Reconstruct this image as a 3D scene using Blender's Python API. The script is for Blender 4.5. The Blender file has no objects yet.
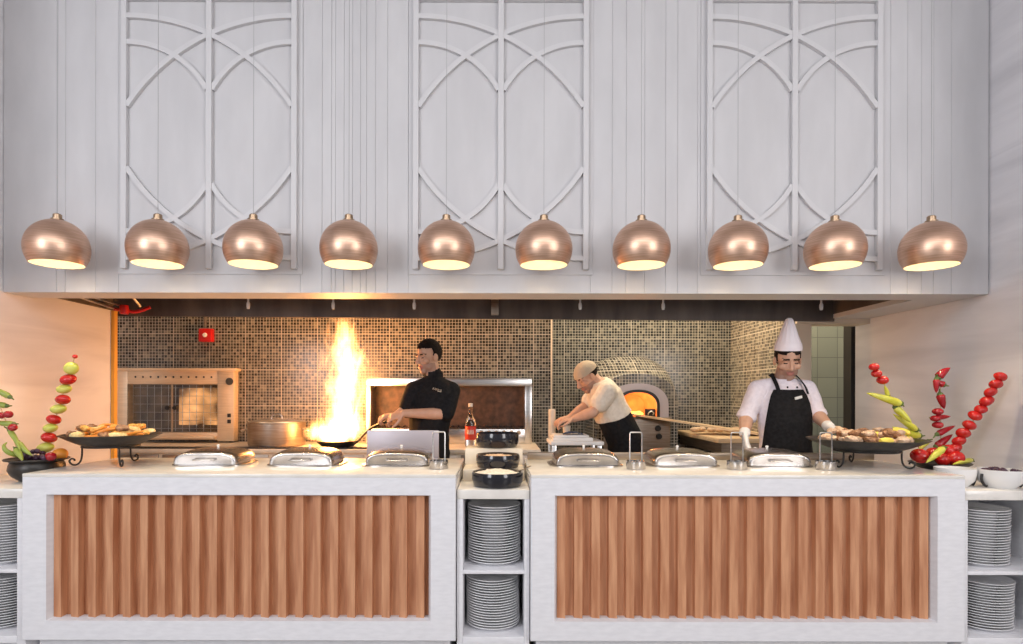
import bpy, bmesh, math, random
from math import pi, sin, cos, radians
from mathutils import Vector, Matrix, noise

R = random.Random(11)
SC = bpy.context.scene
COL = SC.collection
V = Vector

# ------------------------------------------------------------------ camera, world, lights, exposure
F_PX, U0, V0, H = 600.0, 497.0, 395.0, 1.35      # focal length in pixels, optical axis, eye height
cam = bpy.data.cameras.new('camera')
cam.sensor_width = 36.0
cam.lens = F_PX / 1023 * 36.0
cam.shift_x = (511.5 - U0) / 1023
cam.shift_y = (V0 - 322.0) / 1023
cam.clip_start = 0.05
camo = bpy.data.objects.new('camera', cam)
COL.objects.link(camo)
camo.location = (0, 0, H)
camo.rotation_euler = (pi / 2, -0.0022, 0)          # the photo leans a hair to the right
SC.camera = camo

SC.view_settings.view_transform = 'Standard'
SC.view_settings.look = 'None'
SC.view_settings.exposure = 0.0
SC.view_settings.gamma = 1.0
SC.view_settings.use_curve_mapping = False
SC.cycles.use_denoising = True
SC.cycles.max_bounces = 8
SC.cycles.sample_clamp_indirect = 4.0
SC.cycles.volume_step_rate = 0.6

W = bpy.data.worlds.new('room_light')
SC.world = W
W.use_nodes = True
bg = W.node_tree.nodes['Background']
bg.inputs[0].default_value = (0.90, 0.92, 1.0, 1)
bg.inputs[1].default_value = 0.33


def area(name, loc, target, sx, sy, energy, color, spread=180):
    l = bpy.data.lights.new(name, 'AREA')
    l.shape = 'RECTANGLE'
    l.size, l.size_y = sx, sy
    l.energy, l.color = energy, color
    l.spread = radians(spread)
    o = bpy.data.objects.new(name, l)
    COL.objects.link(o)
    o.location = loc
    o.rotation_euler = (V(target) - V(loc)).to_track_quat('-Z', 'Y').to_euler()
    return o


area('dining_window_light', (-3.6, -2.2, 2.5), (0, 3.3, 1.7), 1.6, 2.6, 120, (0.94, 0.955, 1.0))
area('dining_window_light', (3.8, -2.0, 2.3), (0, 3.3, 1.5), 1.6, 2.6, 105, (1.0, 0.96, 0.95))
area('dining_ceiling_light', (0, -0.6, 3.7), (0, 2.6, 0.8), 4.0, 1.4, 70, (1.0, 0.97, 0.98))
area('kitchen_ceiling_light', (-1.2, 4.75, 2.5), (-1.2, 4.75, 0), 3.2, 0.5, 13, (1.0, 0.72, 0.46))
area('kitchen_ceiling_light', (1.3, 4.95, 2.5), (1.3, 5.1, 0), 1.6, 0.6, 30, (1.0, 0.84, 0.60))

area('passage_fill_light', (3.0, 5.1, 2.5), (3.0, 5.3, 0), 0.8, 0.5, 22, (1.0, 0.86, 0.68))  # added unseen lamp that brightens the green passage wall


def px(u, v, y):                                 # a photo pixel at a chosen depth
    return V(((u - U0) * y / F_PX, y, H + (V0 - v) * y / F_PX))


# ------------------------------------------------------------------ materials
def new_mat(name):
    m = bpy.data.materials.new(name)
    m.use_nodes = True
    return m, m.node_tree.nodes, m.node_tree.links, m.node_tree.nodes['Principled BSDF']


def mat(name, col, rough=0.5, metal=0.0, spec=0.5, coat=0.0, sss=0.0):
    m, n, l, p = new_mat(name)
    p.inputs['Base Color'].default_value = (*col, 1)
    p.inputs['Roughness'].default_value = rough
    p.inputs['Metallic'].default_value = metal
    p.inputs['Specular IOR Level'].default_value = spec
    p.inputs['Coat Weight'].default_value = coat
    if sss:
        p.inputs['Subsurface Weight'].default_value = sss
        p.inputs['Subsurface Radius'].default_value = (0.01, 0.004, 0.002)
    return m


def noisy(name, c1, c2, scale=(1, 1, 1), nscale=5.0, rough=0.5, metal=0.0, detail=4, bump=0.0, lo=0.35, hi=0.65,
          spec=0.5, coat=0.0, aniso=0.0, distortion=0.0):
    m, n, l, p = new_mat(name)
    tc = n.new('ShaderNodeTexCoord')
    mp = n.new('ShaderNodeMapping')
    mp.inputs['Scale'].default_value = scale
    nz = n.new('ShaderNodeTexNoise')
    nz.inputs['Scale'].default_value = nscale
    nz.inputs['Detail'].default_value = detail
    nz.inputs['Distortion'].default_value = distortion
    cr = n.new('ShaderNodeValToRGB')
    cr.color_ramp.elements[0].position, cr.color_ramp.elements[1].position = lo, hi
    cr.color_ramp.elements[0].color = (*c1, 1)
    cr.color_ramp.elements[1].color = (*c2, 1)
    l.new(tc.outputs['Object'], mp.inputs[0])
    l.new(mp.outputs[0], nz.inputs['Vector'])
    l.new(nz.outputs['Fac'], cr.inputs[0])
    l.new(cr.outputs[0], p.inputs['Base Color'])
    p.inputs['Roughness'].default_value = rough
    p.inputs['Metallic'].default_value = metal
    p.inputs['Specular IOR Level'].default_value = spec
    p.inputs['Coat Weight'].default_value = coat
    p.inputs['Anisotropic'].default_value = aniso
    if bump:
        b = n.new('ShaderNodeBump')
        b.inputs['Strength'].default_value = bump
        b.inputs['Distance'].default_value = 0.004
        l.new(nz.outputs['Fac'], b.inputs['Height'])
        l.new(b.outputs[0], p.inputs['Normal'])
    return m


def emit(name, col, s):
    m, n, l, p = new_mat(name)
    p.inputs['Base Color'].default_value = (*col, 1)
    p.inputs['Emission Color'].default_value = (*col, 1)
    p.inputs['Emission Strength'].default_value = s
    return m


def mosaic(name, axis, pitch=0.026, stops=None, grout=(0.43, 0.39, 0.33), w=0.13, rough=0.2):
    m, n, l, p = new_mat(name)

    def math_(op, a, b=None):
        q = n.new('ShaderNodeMath')
        q.operation = op
        for i, x in enumerate((a, b)):
            if x is None:
                continue
            if isinstance(x, (int, float)):
                q.inputs[i].default_value = x
            else:
                l.new(x, q.inputs[i])
        return q.outputs[0]
    tc = n.new('ShaderNodeTexCoord')
    sp = n.new('ShaderNodeSeparateXYZ')
    l.new(tc.outputs['Object'], sp.inputs[0])
    a = math_('MULTIPLY', sp.outputs[axis], 1 / pitch)
    b = math_('MULTIPLY', sp.outputs[2], 1 / pitch)
    fa, fb = math_('FLOOR', a), math_('FLOOR', b)
    cb = n.new('ShaderNodeCombineXYZ')
    l.new(fa, cb.inputs[0])
    l.new(fb, cb.inputs[1])
    wn = n.new('ShaderNodeTexWhiteNoise')
    l.new(cb.outputs[0], wn.inputs['Vector'])
    cr = n.new('ShaderNodeValToRGB')
    cr.color_ramp.interpolation = 'CONSTANT'
    stops = stops or [(0, (0.028, 0.028, 0.028)), (.20, (0.055, 0.054, 0.050)), (.45, (0.085, 0.082, 0.072)),
                      (.66, (0.135, 0.125, 0.103)), (.80, (0.042, 0.047, 0.050)), (.93, (0.20, 0.185, 0.15))]
    while len(cr.color_ramp.elements) < len(stops):
        cr.color_ramp.elements.new(0.5)
    for e, (pos, c) in zip(cr.color_ramp.elements, stops):
        e.position = pos
        e.color = (*c, 1)
    l.new(wn.outputs['Value'], cr.inputs[0])
    ga = math_('LESS_THAN', math_('FRACT', a), w)
    gb = math_('LESS_THAN', math_('FRACT', b), w)
    # wider joints between the mosaic sheets, every 12 tiles
    sa = math_('LESS_THAN', math_('FRACT', math_('MULTIPLY', a, 1 / 12)), 0.024)
    sb = math_('LESS_THAN', math_('FRACT', math_('MULTIPLY', b, 1 / 12)), 0.024)
    g = math_('MAXIMUM', math_('MAXIMUM', ga, gb), math_('MAXIMUM', sa, sb))
    mx = n.new('ShaderNodeMix')
    mx.data_type = 'RGBA'
    l.new(g, mx.inputs[0])
    l.new(cr.outputs[0], mx.inputs[6])
    mx.inputs[7].default_value = (*grout, 1)
    l.new(mx.outputs[2], p.inputs['Base Color'])
    p.inputs['Roughness'].default_value = rough
    rr = math_('ADD', math_('MULTIPLY', g, 0.5), rough)
    l.new(rr, p.inputs['Roughness'])
    return m


M = {}
M['white_wood'] = noisy('white_washed_wood', (0.75, 0.75, 0.78), (0.81, 0.81, 0.84), (6, 6, 20), 3, 0.45, bump=0.03)
M['white_worktop'] = noisy('pale_worktop', (0.74, 0.71, 0.66), (0.84, 0.81, 0.76), (2, 2, 2), 4, 0.18)
M['white_paint'] = noisy('white_paint', (0.57, 0.565, 0.58), (0.62, 0.615, 0.63), (3, 3, 1), 2.0, 0.5)
M['white_trim'] = mat('white_trim', (0.64, 0.635, 0.65), 0.45)
M['marble'] = noisy('pale_marble', (0.60, 0.59, 0.62), (0.79, 0.78, 0.81), (0.8, 0.7, 5.0), 1.3, 0.35, detail=8, lo=0.22, hi=0.58, distortion=0.7)
M['oak'] = noisy('oak', (0.46, 0.19, 0.09), (0.66, 0.335, 0.18), (9, 9, 0.8), 4, 0.5, bump=0.1, detail=6)
M['pale_wood'] = noisy('pale_wood', (0.62, 0.43, 0.24), (0.76, 0.57, 0.36), (2, 12, 12), 4, 0.5)
M['steel'] = noisy('brushed_steel', (0.55, 0.54, 0.53), (0.72, 0.71, 0.70), (2, 2, 40), 3, 0.28, 1.0)
M['chafer_steel'] = noisy('polished_steel', (0.44, 0.42, 0.41), (0.56, 0.54, 0.53), (3, 3, 3), 3, 0.27, 1.0)
M['satin_steel'] = mat('satin_steel', (0.38, 0.355, 0.40), 0.42, 0.5)
M['firelit_steel'] = noisy('firelit_oven_steel', (0.70, 0.54, 0.37), (0.80, 0.63, 0.45), (2, 2, 40), 3, 0.4, 0.25)  # plain steel with the golden firelight put into its colour
M['dull_steel'] = noisy('dull_steel', (0.32, 0.26, 0.21), (0.42, 0.36, 0.30), (2, 2, 30), 3, 0.4, 1.0)
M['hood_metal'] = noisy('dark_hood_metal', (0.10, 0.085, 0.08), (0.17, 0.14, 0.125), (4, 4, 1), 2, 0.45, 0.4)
M['copper'] = noisy('brushed_copper', (0.64, 0.405, 0.285), (0.78, 0.53, 0.395), (2, 2, 45), 4, 0.40, 1.0)
M['copper_dark'] = mat('aged_brass', (0.42, 0.30, 0.20), 0.35, 1.0)
M['lamp_inside'] = mat('lamp_inside', (0.88, 0.80, 0.66), 0.5)
M['bulb'] = emit('bulb', (1.0, 0.80, 0.48), 5)
M['cord'] = mat('grey_cord', (0.42, 0.42, 0.43), 0.6)
M['black'] = mat('black_iron', (0.016, 0.015, 0.015), 0.4)
M['black_plastic'] = mat('black_plastic', (0.02, 0.02, 0.02), 0.5)
M['black_glaze'] = mat('black_glaze', (0.012, 0.012, 0.018), 0.16, coat=0.4)
M['wok'] = noisy('seasoned_iron', (0.022, 0.020, 0.018), (0.05, 0.045, 0.04), (6, 6, 6), 4, 0.38, 0.3)
M['china'] = mat('white_china', (0.86, 0.86, 0.87), 0.25, coat=0.2)
M['china_bowl'] = mat('white_bowl_china', (0.82, 0.81, 0.80), 0.25)
M['red'] = mat('red_enamel', (0.55, 0.012, 0.010), 0.3)
M['white_plain'] = mat('plain_white', (0.8, 0.8, 0.8), 0.5)
M['tomato'] = noisy('tomato_skin', (0.50, 0.008, 0.010), (0.62, 0.022, 0.015), (9, 9, 9), 2, 0.22, coat=0.3)
M['red_pepper'] = noisy('red_pepper_skin', (0.28, 0.004, 0.012), (0.42, 0.012, 0.020), (9, 9, 9), 2, 0.22, coat=0.3)
M['yellow_pepper'] = noisy('yellow_pepper_skin', (0.60, 0.58, 0.04), (0.72, 0.72, 0.14), (9, 9, 9), 2, 0.3)
M['lime'] = noisy('lime_skin', (0.50, 0.56, 0.06), (0.70, 0.68, 0.16), (9, 9, 9), 2, 0.3)
M['green_pepper'] = noisy('green_pepper_skin', (0.24, 0.32, 0.05), (0.38, 0.44, 0.09), (9, 9, 9), 2, 0.3)
M['stem_green'] = mat('green_stem', (0.10, 0.16, 0.04), 0.5)
M['grape'] = mat('purple_grape', (0.055, 0.022, 0.05), 0.3)
M['orange'] = mat('orange_peel', (0.80, 0.30, 0.04), 0.4)
M['bamboo'] = mat('bamboo', (0.62, 0.46, 0.25), 0.6)
M['rice'] = noisy('crumbled_cheese', (0.70, 0.64, 0.54), (0.90, 0.86, 0.78), (60, 60, 60), 1.5, 0.6, bump=0.4)
M['skin'] = noisy('skin', (0.56, 0.32, 0.22), (0.62, 0.37, 0.26), (12, 12, 12), 2, 0.5)
M['stubble'] = mat('stubble_skin', (0.36, 0.21, 0.155), 0.55)
M['brow'] = mat('dark_hair', (0.012, 0.008, 0.007), 0.7, spec=0.15)
M['lips'] = mat('lips', (0.42, 0.17, 0.14), 0.45)
M['jacket_white'] = noisy('white_cotton', (0.76, 0.70, 0.77), (0.84, 0.78, 0.85), (25, 25, 25), 2, 0.8, spec=0.2, bump=0.3)
M['hat_white'] = mat('hat_paper', (0.86, 0.80, 0.85), 0.7, spec=0.2)
M['apron_black'] = noisy('black_cotton', (0.007, 0.007, 0.009), (0.014, 0.014, 0.016), (25, 25, 25), 2, 0.85, spec=0.2, bump=0.3)
M['shirt_cream'] = noisy('cream_cotton', (0.70, 0.62, 0.52), (0.80, 0.72, 0.62), (20, 20, 20), 2, 0.85, spec=0.2, bump=0.3)
M['cap_tan'] = mat('tan_cap', (0.55, 0.45, 0.34), 0.8, spec=0.2)
M['glove'] = mat('white_glove', (0.82, 0.80, 0.80), 0.6)
M['cream_wall'] = mat('cream_wall', (0.72, 0.62, 0.50), 0.6)
M['cream_stone'] = noisy('cream_stone', (0.66, 0.58, 0.47), (0.76, 0.68, 0.56), (5, 5, 5), 3, 0.4)
M['clay'] = noisy('oven_clay', (0.50, 0.22, 0.10), (0.62, 0.30, 0.14), (6, 6, 6), 3, 0.8)
M['arch_grey'] = mat('arch_plate', (0.46, 0.42, 0.46), 0.4, 0.2)
M['floor'] = noisy('floor_tile', (0.30, 0.28, 0.26), (0.38, 0.36, 0.34), (2, 2, 2), 3, 0.4)
M['mosaic'] = mosaic('glass_mosaic', 0)
M['mosaic_side'] = mosaic('glass_mosaic_side', 1, grout=(0.60, 0.52, 0.40), stops=[
    (0, (0.09, 0.075, 0.06)), (.25, (0.17, 0.145, 0.11)), (.45, (0.26, 0.22, 0.16)), (.65, (0.36, 0.31, 0.23)), (.85, (0.13, 0.115, 0.1))])
M['green_tile'] = mosaic('sage_tile', 0, pitch=0.19, stops=[(0, (0.15, 0.155, 0.115)), (.5, (0.165, 0.17, 0.125))],
                         grout=(0.06, 0.06, 0.045), w=0.03)
M['label_red'] = mat('red_label', (0.50, 0.03, 0.02), 0.4)
M['blue_cloth'] = mat('blue_cloth', (0.10, 0.17, 0.33), 0.8)
M['amber'] = mat('amber_edge', (0.80, 0.40, 0.06), 0.4)


def glass_mat(name, tint=(1, 1, 1), rough=0.02):
    m, n, l, p = new_mat(name)
    p.inputs['Base Color'].default_value = (*tint, 1)
    p.inputs['Roughness'].default_value = rough
    p.inputs['Transmission Weight'].default_value = 1.0
    p.inputs['IOR'].default_value = 1.45
    return m


M['glass'] = glass_mat('clear_glass', (0.92, 0.90, 0.86))
M['bottle_glass'] = glass_mat('bottle_glass', (0.95, 0.93, 0.9), 0.05)


# ------------------------------------------------------------------ mesh helpers
def BM():
    return bmesh.new()


def box(bm, x0, x1, y0, y1, z0, z1, bev=0.0, seg=2):
    g = bmesh.ops.create_cube(bm, size=1.0)
    vs = g['verts']
    for v in vs:
        v.co = V(((x0 + x1) / 2 + v.co.x * (x1 - x0), (y0 + y1) / 2 + v.co.y * (y1 - y0), (z0 + z1) / 2 + v.co.z * (z1 - z0)))
    if bev:
        es = list({e for v in vs for e in v.link_edges})
        bmesh.ops.bevel(bm, geom=es, offset=bev, segments=seg, affect='EDGES', profile=0.5)


def rings(bm, rs, cap=True, closed=False):
    """rs: list of rings (lists of Vector, same length); quads between them"""
    vv = [[bm.verts.new(p) for p in r] for r in rs]
    n = len(vv[0])
    pairs = list(zip(vv, vv[1:])) + ([(vv[-1], vv[0])] if closed else [])
    for a, b in pairs:
        for i in range(n):
            j = (i + 1) % n
            bm.faces.new((a[i], a[j], b[j], b[i]))
    if cap and not closed:
        bm.faces.new(list(reversed(vv[0])))
        bm.faces.new(vv[-1])


def lathe(bm, prof, c=(0, 0, 0), n=32, lobes=None):
    """prof: (r, z) pairs from one end to the other; r=0 ends close in a point"""
    c = V(c)
    prev = None
    for r, z in prof:
        if r < 1e-6:
            cur = [bm.verts.new(c + V((0, 0, z)))]
        else:
            cur = []
            for i in range(n):
                a = 2 * pi * i / n
                k = lobes(a, z) if lobes else 1.0
                cur.append(bm.verts.new(c + V((r * k * cos(a), r * k * sin(a), z))))
        if prev:
            for i in range(n):
                j = (i + 1) % n
                if len(prev) == 1 and len(cur) == 1:
                    continue
                if len(prev) == 1:
                    bm.faces.new((prev[0], cur[i], cur[j]))
                elif len(cur) == 1:
                    bm.faces.new((prev[i], prev[j], cur[0]))
                else:
                    bm.faces.new((prev[i], prev[j], cur[j], cur[i]))
        prev = cur


def frame_of(t, ref=None):
    t = t.normalized()
    ref = ref or (V((0, 0, 1)) if abs(t.z) < 0.9 else V((1, 0, 0)))
    a = t.cross(ref).normalized()
    return a, a.cross(t).normalized()


def tube(bm, pts, rad, n=10, cap=True):
    pts = [V(p) for p in pts]
    rs = rad if isinstance(rad, (list, tuple)) else [rad] * len(pts)
    out = []
    a = None
    for i, p in enumerate(pts):
        t = (pts[min(i + 1, len(pts) - 1)] - pts[max(i - 1, 0)])
        if t.length < 1e-9:
            t = V((0, 0, 1))
        t.normalize()
        if a is None:
            a, b = frame_of(t)
        else:
            a = (a - t * a.dot(t)).normalized()
            b = a.cross(t).normalized()
        out.append([p + (a * cos(2 * pi * k / n) + b * sin(2 * pi * k / n)) * rs[i] for k in range(n)])
    rings(bm, out, cap)


def ell(bm, c, r, rot=None, seg=16, rgs=10):
    g = bmesh.ops.create_uvsphere(bm, u_segments=seg, v_segments=rgs, radius=1.0)
    rot = rot or Matrix.Identity(3)
    for v in g['verts']:
        v.co = V(c) + rot @ V((v.co.x * r[0], v.co.y * r[1], v.co.z * r[2]))


def bez(pts, n=10):
    """Catmull-Rom through pts"""
    pts = [V(p) for p in pts]
    P = [pts[0] * 2 - pts[1]] + pts + [pts[-1] * 2 - pts[-2]]
    out = []
    for i in range(1, len(P) - 2):
        for k in range(n):
            t = k / n
            a, b, c, d = P[i - 1], P[i], P[i + 1], P[i + 2]
            out.append(0.5 * ((2 * b) + (c - a) * t + (2 * a - 5 * b + 4 * c - d) * t * t + (3 * b - a - 3 * c + d) * t ** 3))
    out.append(pts[-1])
    return out


def obj(name, bm, m, parent=None, smooth=True, world=False, angle=40):
    if world and parent is not None:
        bmesh.ops.translate(bm, verts=bm.verts, vec=-parent.matrix_basis.translation)
    bmesh.ops.recalc_face_normals(bm, faces=bm.faces)
    me = bpy.data.meshes.new(name)
    bm.to_mesh(me)
    bm.free()
    if isinstance(m, (list, tuple)):
        for q in m:
            me.materials.append(q)
    else:
        me.materials.append(m)
    if smooth:
        me.shade_smooth()
        try:
            me.set_sharp_from_angle(angle=radians(angle))
        except Exception:
            pass
    o = bpy.data.objects.new(name, me)
    COL.objects.link(o)
    if parent is not None:
        o.parent = parent
    return o


def tag(o, label, cat, group=None):
    o['label'] = label
    o['category'] = cat
    if group:
        o['group'] = group
    return o


def thing(name, label, cat, loc=(0, 0, 0), group=None):
    o = bpy.data.objects.new(name, None)
    o.empty_display_size = 0.05
    COL.objects.link(o)
    o.location = loc
    return tag(o, label, cat, group)


def struct(name, bm, m, smooth=False):
    o = obj(name, bm, m, None, smooth)
    o['kind'] = 'structure'
    return o


def dup(o, loc=None, rot=None, label=None, group=None, scale=None):
    c = o.copy()
    COL.objects.link(c)
    if loc is not None:
        c.location = loc
    if rot is not None:
        c.rotation_euler = rot
    if scale is not None:
        c.scale = (scale,) * 3 if isinstance(scale, (int, float)) else scale
    if label:
        c['label'] = label
    if group:
        c['group'] = group
    for ch in list(o.children):
        d = ch.copy()
        COL.objects.link(d)
        d.parent = c
        for g in ch.children:
            e = g.copy()
            COL.objects.link(e)
            e.parent = d
    return c


ORD = ['topmost', 'second', 'third', 'fourth', 'fifth', 'sixth', 'seventh', 'eighth', 'ninth', 'tenth', 'eleventh', 'twelfth',
       'thirteenth', 'fourteenth', 'fifteenth', 'sixteenth', 'seventeenth', 'eighteenth', 'nineteenth', 'twentieth',
       'twenty-first', 'twenty-second', 'twenty-third', 'twenty-fourth']

# ------------------------------------------------------------------ dimensions of the place
XL, XR = -2.72, 2.71          # the two marble side walls
Y_FRONT, Y_BACK = 2.79, 3.50  # buffet counters
Z_TOP, Z_SHELF = 0.98, 0.905
Y_HOOD, Y_HOODB, Z_HOOD = 3.30, 4.36, 1.91
Z_CEIL = 3.9

# ------------------------------------------------------------------ setting
b = BM(); box(b, -7, 7, -4, 7, -0.1, 0.0); struct('floor', b, M['floor'])
b = BM(); box(b, -7, 7, -4, 3.30, Z_CEIL, Z_CEIL + 0.1); struct('ceiling', b, M['white_paint'])
b = BM(); box(b, XL - 0.25, XL, 2.2, 4.24, 0, Z_CEIL); struct('wall_left', b, M['marble'])
b = BM(); box(b, XR, XR + 0.25, 2.2, 4.54, 0, Z_CEIL); struct('wall_right', b, M['marble'])
b = BM(); box(b, -3.6, 0.468, 5.20, 5.42, 0, 2.6); struct('wall_back', b, M['mosaic'])
b = BM(); box(b, 0.468, 2.18, 5.60, 5.82, 0, 2.6); struct('wall_oven', b, M['mosaic'])
b = BM(); box(b, 2.18, 2.30, 4.39, 5.82, 0, 2.6); o = struct('wall_side', b, [M['mosaic_side'], M['cream_wall']])
for f in o.data.polygons:
    f.material_index = 1 if (f.normal.y < -0.5 or f.normal.x > 0.5) else 0
b = BM(); box(b, 2.30, 3.9, 5.70, 5.82, 0, 2.6); struct('wall_passage', b, M['green_tile'])
b = BM(); box(b, -3.75, -3.6, 4.2, 5.42, 0, 2.6); struct('wall_kitchen', b, M['cream_wall'])
b = BM(); box(b, -3.75, 3.9, 4.40, 5.82, 2.6, 2.7); struct('ceiling_kitchen', b, M['cream_wall'])
b = BM(); box(b, 2.18, 2.96, 4.36, 4.54, 1.875, 2.6); struct('trim_1', b, M['cream_wall'])          # soffit over the passage
b = BM(); box(b, 0.464, 0.478, 5.19, 5.21, 0, 2.6); struct('trim_2', b, M['cream_wall'])           # edge strip of the mosaic corner
b = BM(); box(b, XL + 0.001, XL + 0.025, 4.225, 4.26, 0, 1.95); struct('trim_3', b, M['amber'])       # edge strip of the left wall
b = BM(); box(b, 2.69, 2.80, 4.56, 4.66, 0, 1.9); struct('trim_4', b, M['black_plastic'])          # dark door jamb

# ------------------------------------------------------------------ extractor hood with its white front
hood = thing('extractor_hood', 'long white panelled extractor hood spanning above the whole kitchen opening', 'extractor hood', (0, Y_HOOD, Z_HOOD))


def zv(v, y):
    return H + (V0 - v) * y / F_PX


def xu(u, y):
    return (u - U0) * y / F_PX


# front: one extruded profile with narrow V grooves
gr = [56, 65, 95, 118, 300, 321.7, 331, 335, 343.6, 352, 360, 366, 375, 387, 408, 590, 611.6, 625.6, 644, 665, 677, 697, 890, 907, 921, 933, 951]
prof = [(XL + 0.004, 0)]
for g in gr:
    x = xu(g, Y_HOOD)
    prof += [(x - 0.0022, 0), (x, 0.0035), (x + 0.0022, 0)]
prof += [(XR - 0.010, 0)]
b = BM()
z0, z1 = Z_HOOD, Z_CEIL
f0 = [b.verts.new((x, Y_HOOD + d, z0)) for x, d in prof]
f1 = [b.verts.new((x, Y_HOOD + d, z1)) for x, d in prof]
k0 = [b.verts.new((x, Y_HOOD + 0.03, z0)) for x, d in prof]
k1 = [b.verts.new((x, Y_HOOD + 0.03, z1)) for x, d in prof]
for i in range(len(prof) - 1):
    b.faces.new((f0[i], f0[i + 1], f1[i + 1], f1[i]))
    b.faces.new((k0[i + 1], k0[i], k1[i], k1[i + 1]))
    b.faces.new((k0[i], k0[i + 1], f0[i + 1], f0[i]))
    b.faces.new((f1[i], f1[i + 1], k1[i + 1], k1[i]))
b.faces.new((f0[0], f1[0], k1[0], k0[0]))
b.faces.new((f0[-1], k0[-1], k1[-1], f1[-1]))
obj('front_panel', b, M['white_paint'], hood, smooth=False, world=True)
b = BM()                                          # flat white rim round the recess
box(b, XL + 0.004, XR - 0.01, Y_HOOD + 0.03, 3.51, Z_HOOD, Z_HOOD + 0.03)
box(b, 2.43, XR - 0.01, 3.51, Y_HOODB, Z_HOOD, Z_HOOD + 0.03)

obj('rim', b, M['white_trim'], hood, smooth=False, world=True)
b = BM()                                          # the recess: back, ends, top
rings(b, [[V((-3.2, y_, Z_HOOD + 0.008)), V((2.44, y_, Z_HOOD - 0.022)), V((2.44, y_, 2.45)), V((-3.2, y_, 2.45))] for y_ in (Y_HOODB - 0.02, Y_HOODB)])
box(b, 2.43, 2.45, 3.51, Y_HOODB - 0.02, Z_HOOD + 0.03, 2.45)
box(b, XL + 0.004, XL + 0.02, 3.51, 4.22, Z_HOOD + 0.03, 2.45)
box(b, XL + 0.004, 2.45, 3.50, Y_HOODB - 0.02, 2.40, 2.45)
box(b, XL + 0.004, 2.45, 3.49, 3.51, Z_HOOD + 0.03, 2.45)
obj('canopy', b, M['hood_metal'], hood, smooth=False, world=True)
b = BM()
box(b, xu(491, 4.33), xu(498.5, 4.33), 4.30, 4.342, 1.925, 2.04, 0.004)
obj('bracket', b, M['dull_steel'], hood, world=True)
for u in (248, 333, 414, 580, 663, 821):
    x = xu(u, 3.75)
    b = BM()
    lathe(b, [(0, 1.885), (0.008, 1.885), (0.011, 1.90), (0.011, 1.918), (0.006, 1.93), (0.006, 2.405), (0, 2.405)], (x, 3.75, 0), 12)
    obj('nozzle', b, M['white_trim'], hood, world=True)

# suppression pipe with red valve at the left end of the hood
sp = thing('fire_suppression_pipe', 'red valve on thin grey pipes in the left corner under the hood', 'pipe', (-2.45, 4.1, 1.9))
b = BM()
tube(b, bez([px(114, 310, 4.15), px(122, 311, 4.15), px(136, 312.5, 4.18), px(150, 308, 4.2)], 6), 0.012)
obj('valve_pipe', b, M['red'], sp, world=True)
b = BM(); lathe(b, [(0, -0.03), (0.026, -0.03), (0.03, 0.0), (0.026, 0.03), (0, 0.03)], px(124, 310.5, 4.14), 16)
obj('valve', b, M['red'], sp, world=True)
b = BM()
tube(b, [px(80, 298, 3.62), px(113, 309, 4.1)], 0.008)
tube(b, [px(90, 297, 3.62), px(119, 306, 4.1)], 0.006)
tube(b, [px(131, 296, 4.0), px(140, 307, 4.1)], 0.008)
obj('pipe', b, M['steel'], sp, world=True)


# ------------------------------------------------------------------ fretwork panels on the hood
def band(bm, pts, w, y0, d):
    """flat bar of width w along a polyline in XZ, from y0 forward by d"""
    n = len(pts)
    rs = []
    for i in range(n):
        t = (pts[min(i + 1, n - 1)] - pts[max(i - 1, 0)]).normalized()
        nn = V((-t.y, t.x))
        a, c = pts[i] + nn * w / 2, pts[i] - nn * w / 2
        rs.append([V((a.x, y0, a.y)), V((c.x, y0, c.y)), V((c.x, y0 - d, c.y)), V((a.x, y0 - d, a.y))])
    rings(bm, rs)


def arc(cx, cz, r, a0, a1, n=28):
    return [V((cx + r * cos(a0 + (a1 - a0) * i / n), cz + r * sin(a0 + (a1 - a0) * i / n))) for i in range(n + 1)]


S = Y_HOOD / F_PX
zc = zv(139, Y_HOOD)
for u, which in ((210.5, 'leftmost'), (500.3, 'middle'), (792.0, 'rightmost')):
    xc = xu(u, Y_HOOD)
    t = thing('fretwork_panel', which + ' of the three white fretwork panels with crossing arches on the hood', 'wall panel', (xc, Y_HOOD - 0.0005, zc),
              None)
    yb = -0.0005
    b = BM(); box(b, -92 * S, 92 * S, -0.006, yb, -136 * S, 141 * S, 0.001, 1); obj('backing_board', b, M['white_paint'], t)
    b = BM()
    for s in (-1, 1):
        box(b, s * 84.5 * S - 2.8 * S, s * 84.5 * S + 2.8 * S, -0.030, -0.006, -131 * S, 139 * S, 0.0015, 1)
    box(b, -82 * S, 82 * S, -0.030, -0.006, 135.5 * S, 139.5 * S, 0.0015, 1)
    obj('frame', b, M['white_trim'], t)
    b = BM(); box(b, -2.9 * S, 2.9 * S, -0.031, -0.006, -131 * S, 135.5 * S, 0.0015, 1); obj('mullion', b, M['white_trim'], t)
    b = BM()
    for sx in (-1, 1):
        for sz in (-1, 1):
            big = arc(-82, 120 - 195, 195, pi / 2, pi / 2 - math.asin(164 / 195))
            small = arc(-82, 94 - 90.8, 90.8, pi / 2, pi / 2 - math.asin(79.5 / 90.8))
            for k, a in enumerate((big, small)):
                pts = [V((p.x * sx * S, p.y * sz * S)) for p in a]
                band(b, pts, 4.8 * S, -0.006, 0.0225 - 0.0012 * k + 0.00045 * sx + 0.0002 * sz)
    obj('tracery', b, M['white_trim'], t, smooth=False)

# ------------------------------------------------------------------ copper pendant lamps
LY = 3.10
LR = 0.147


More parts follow.
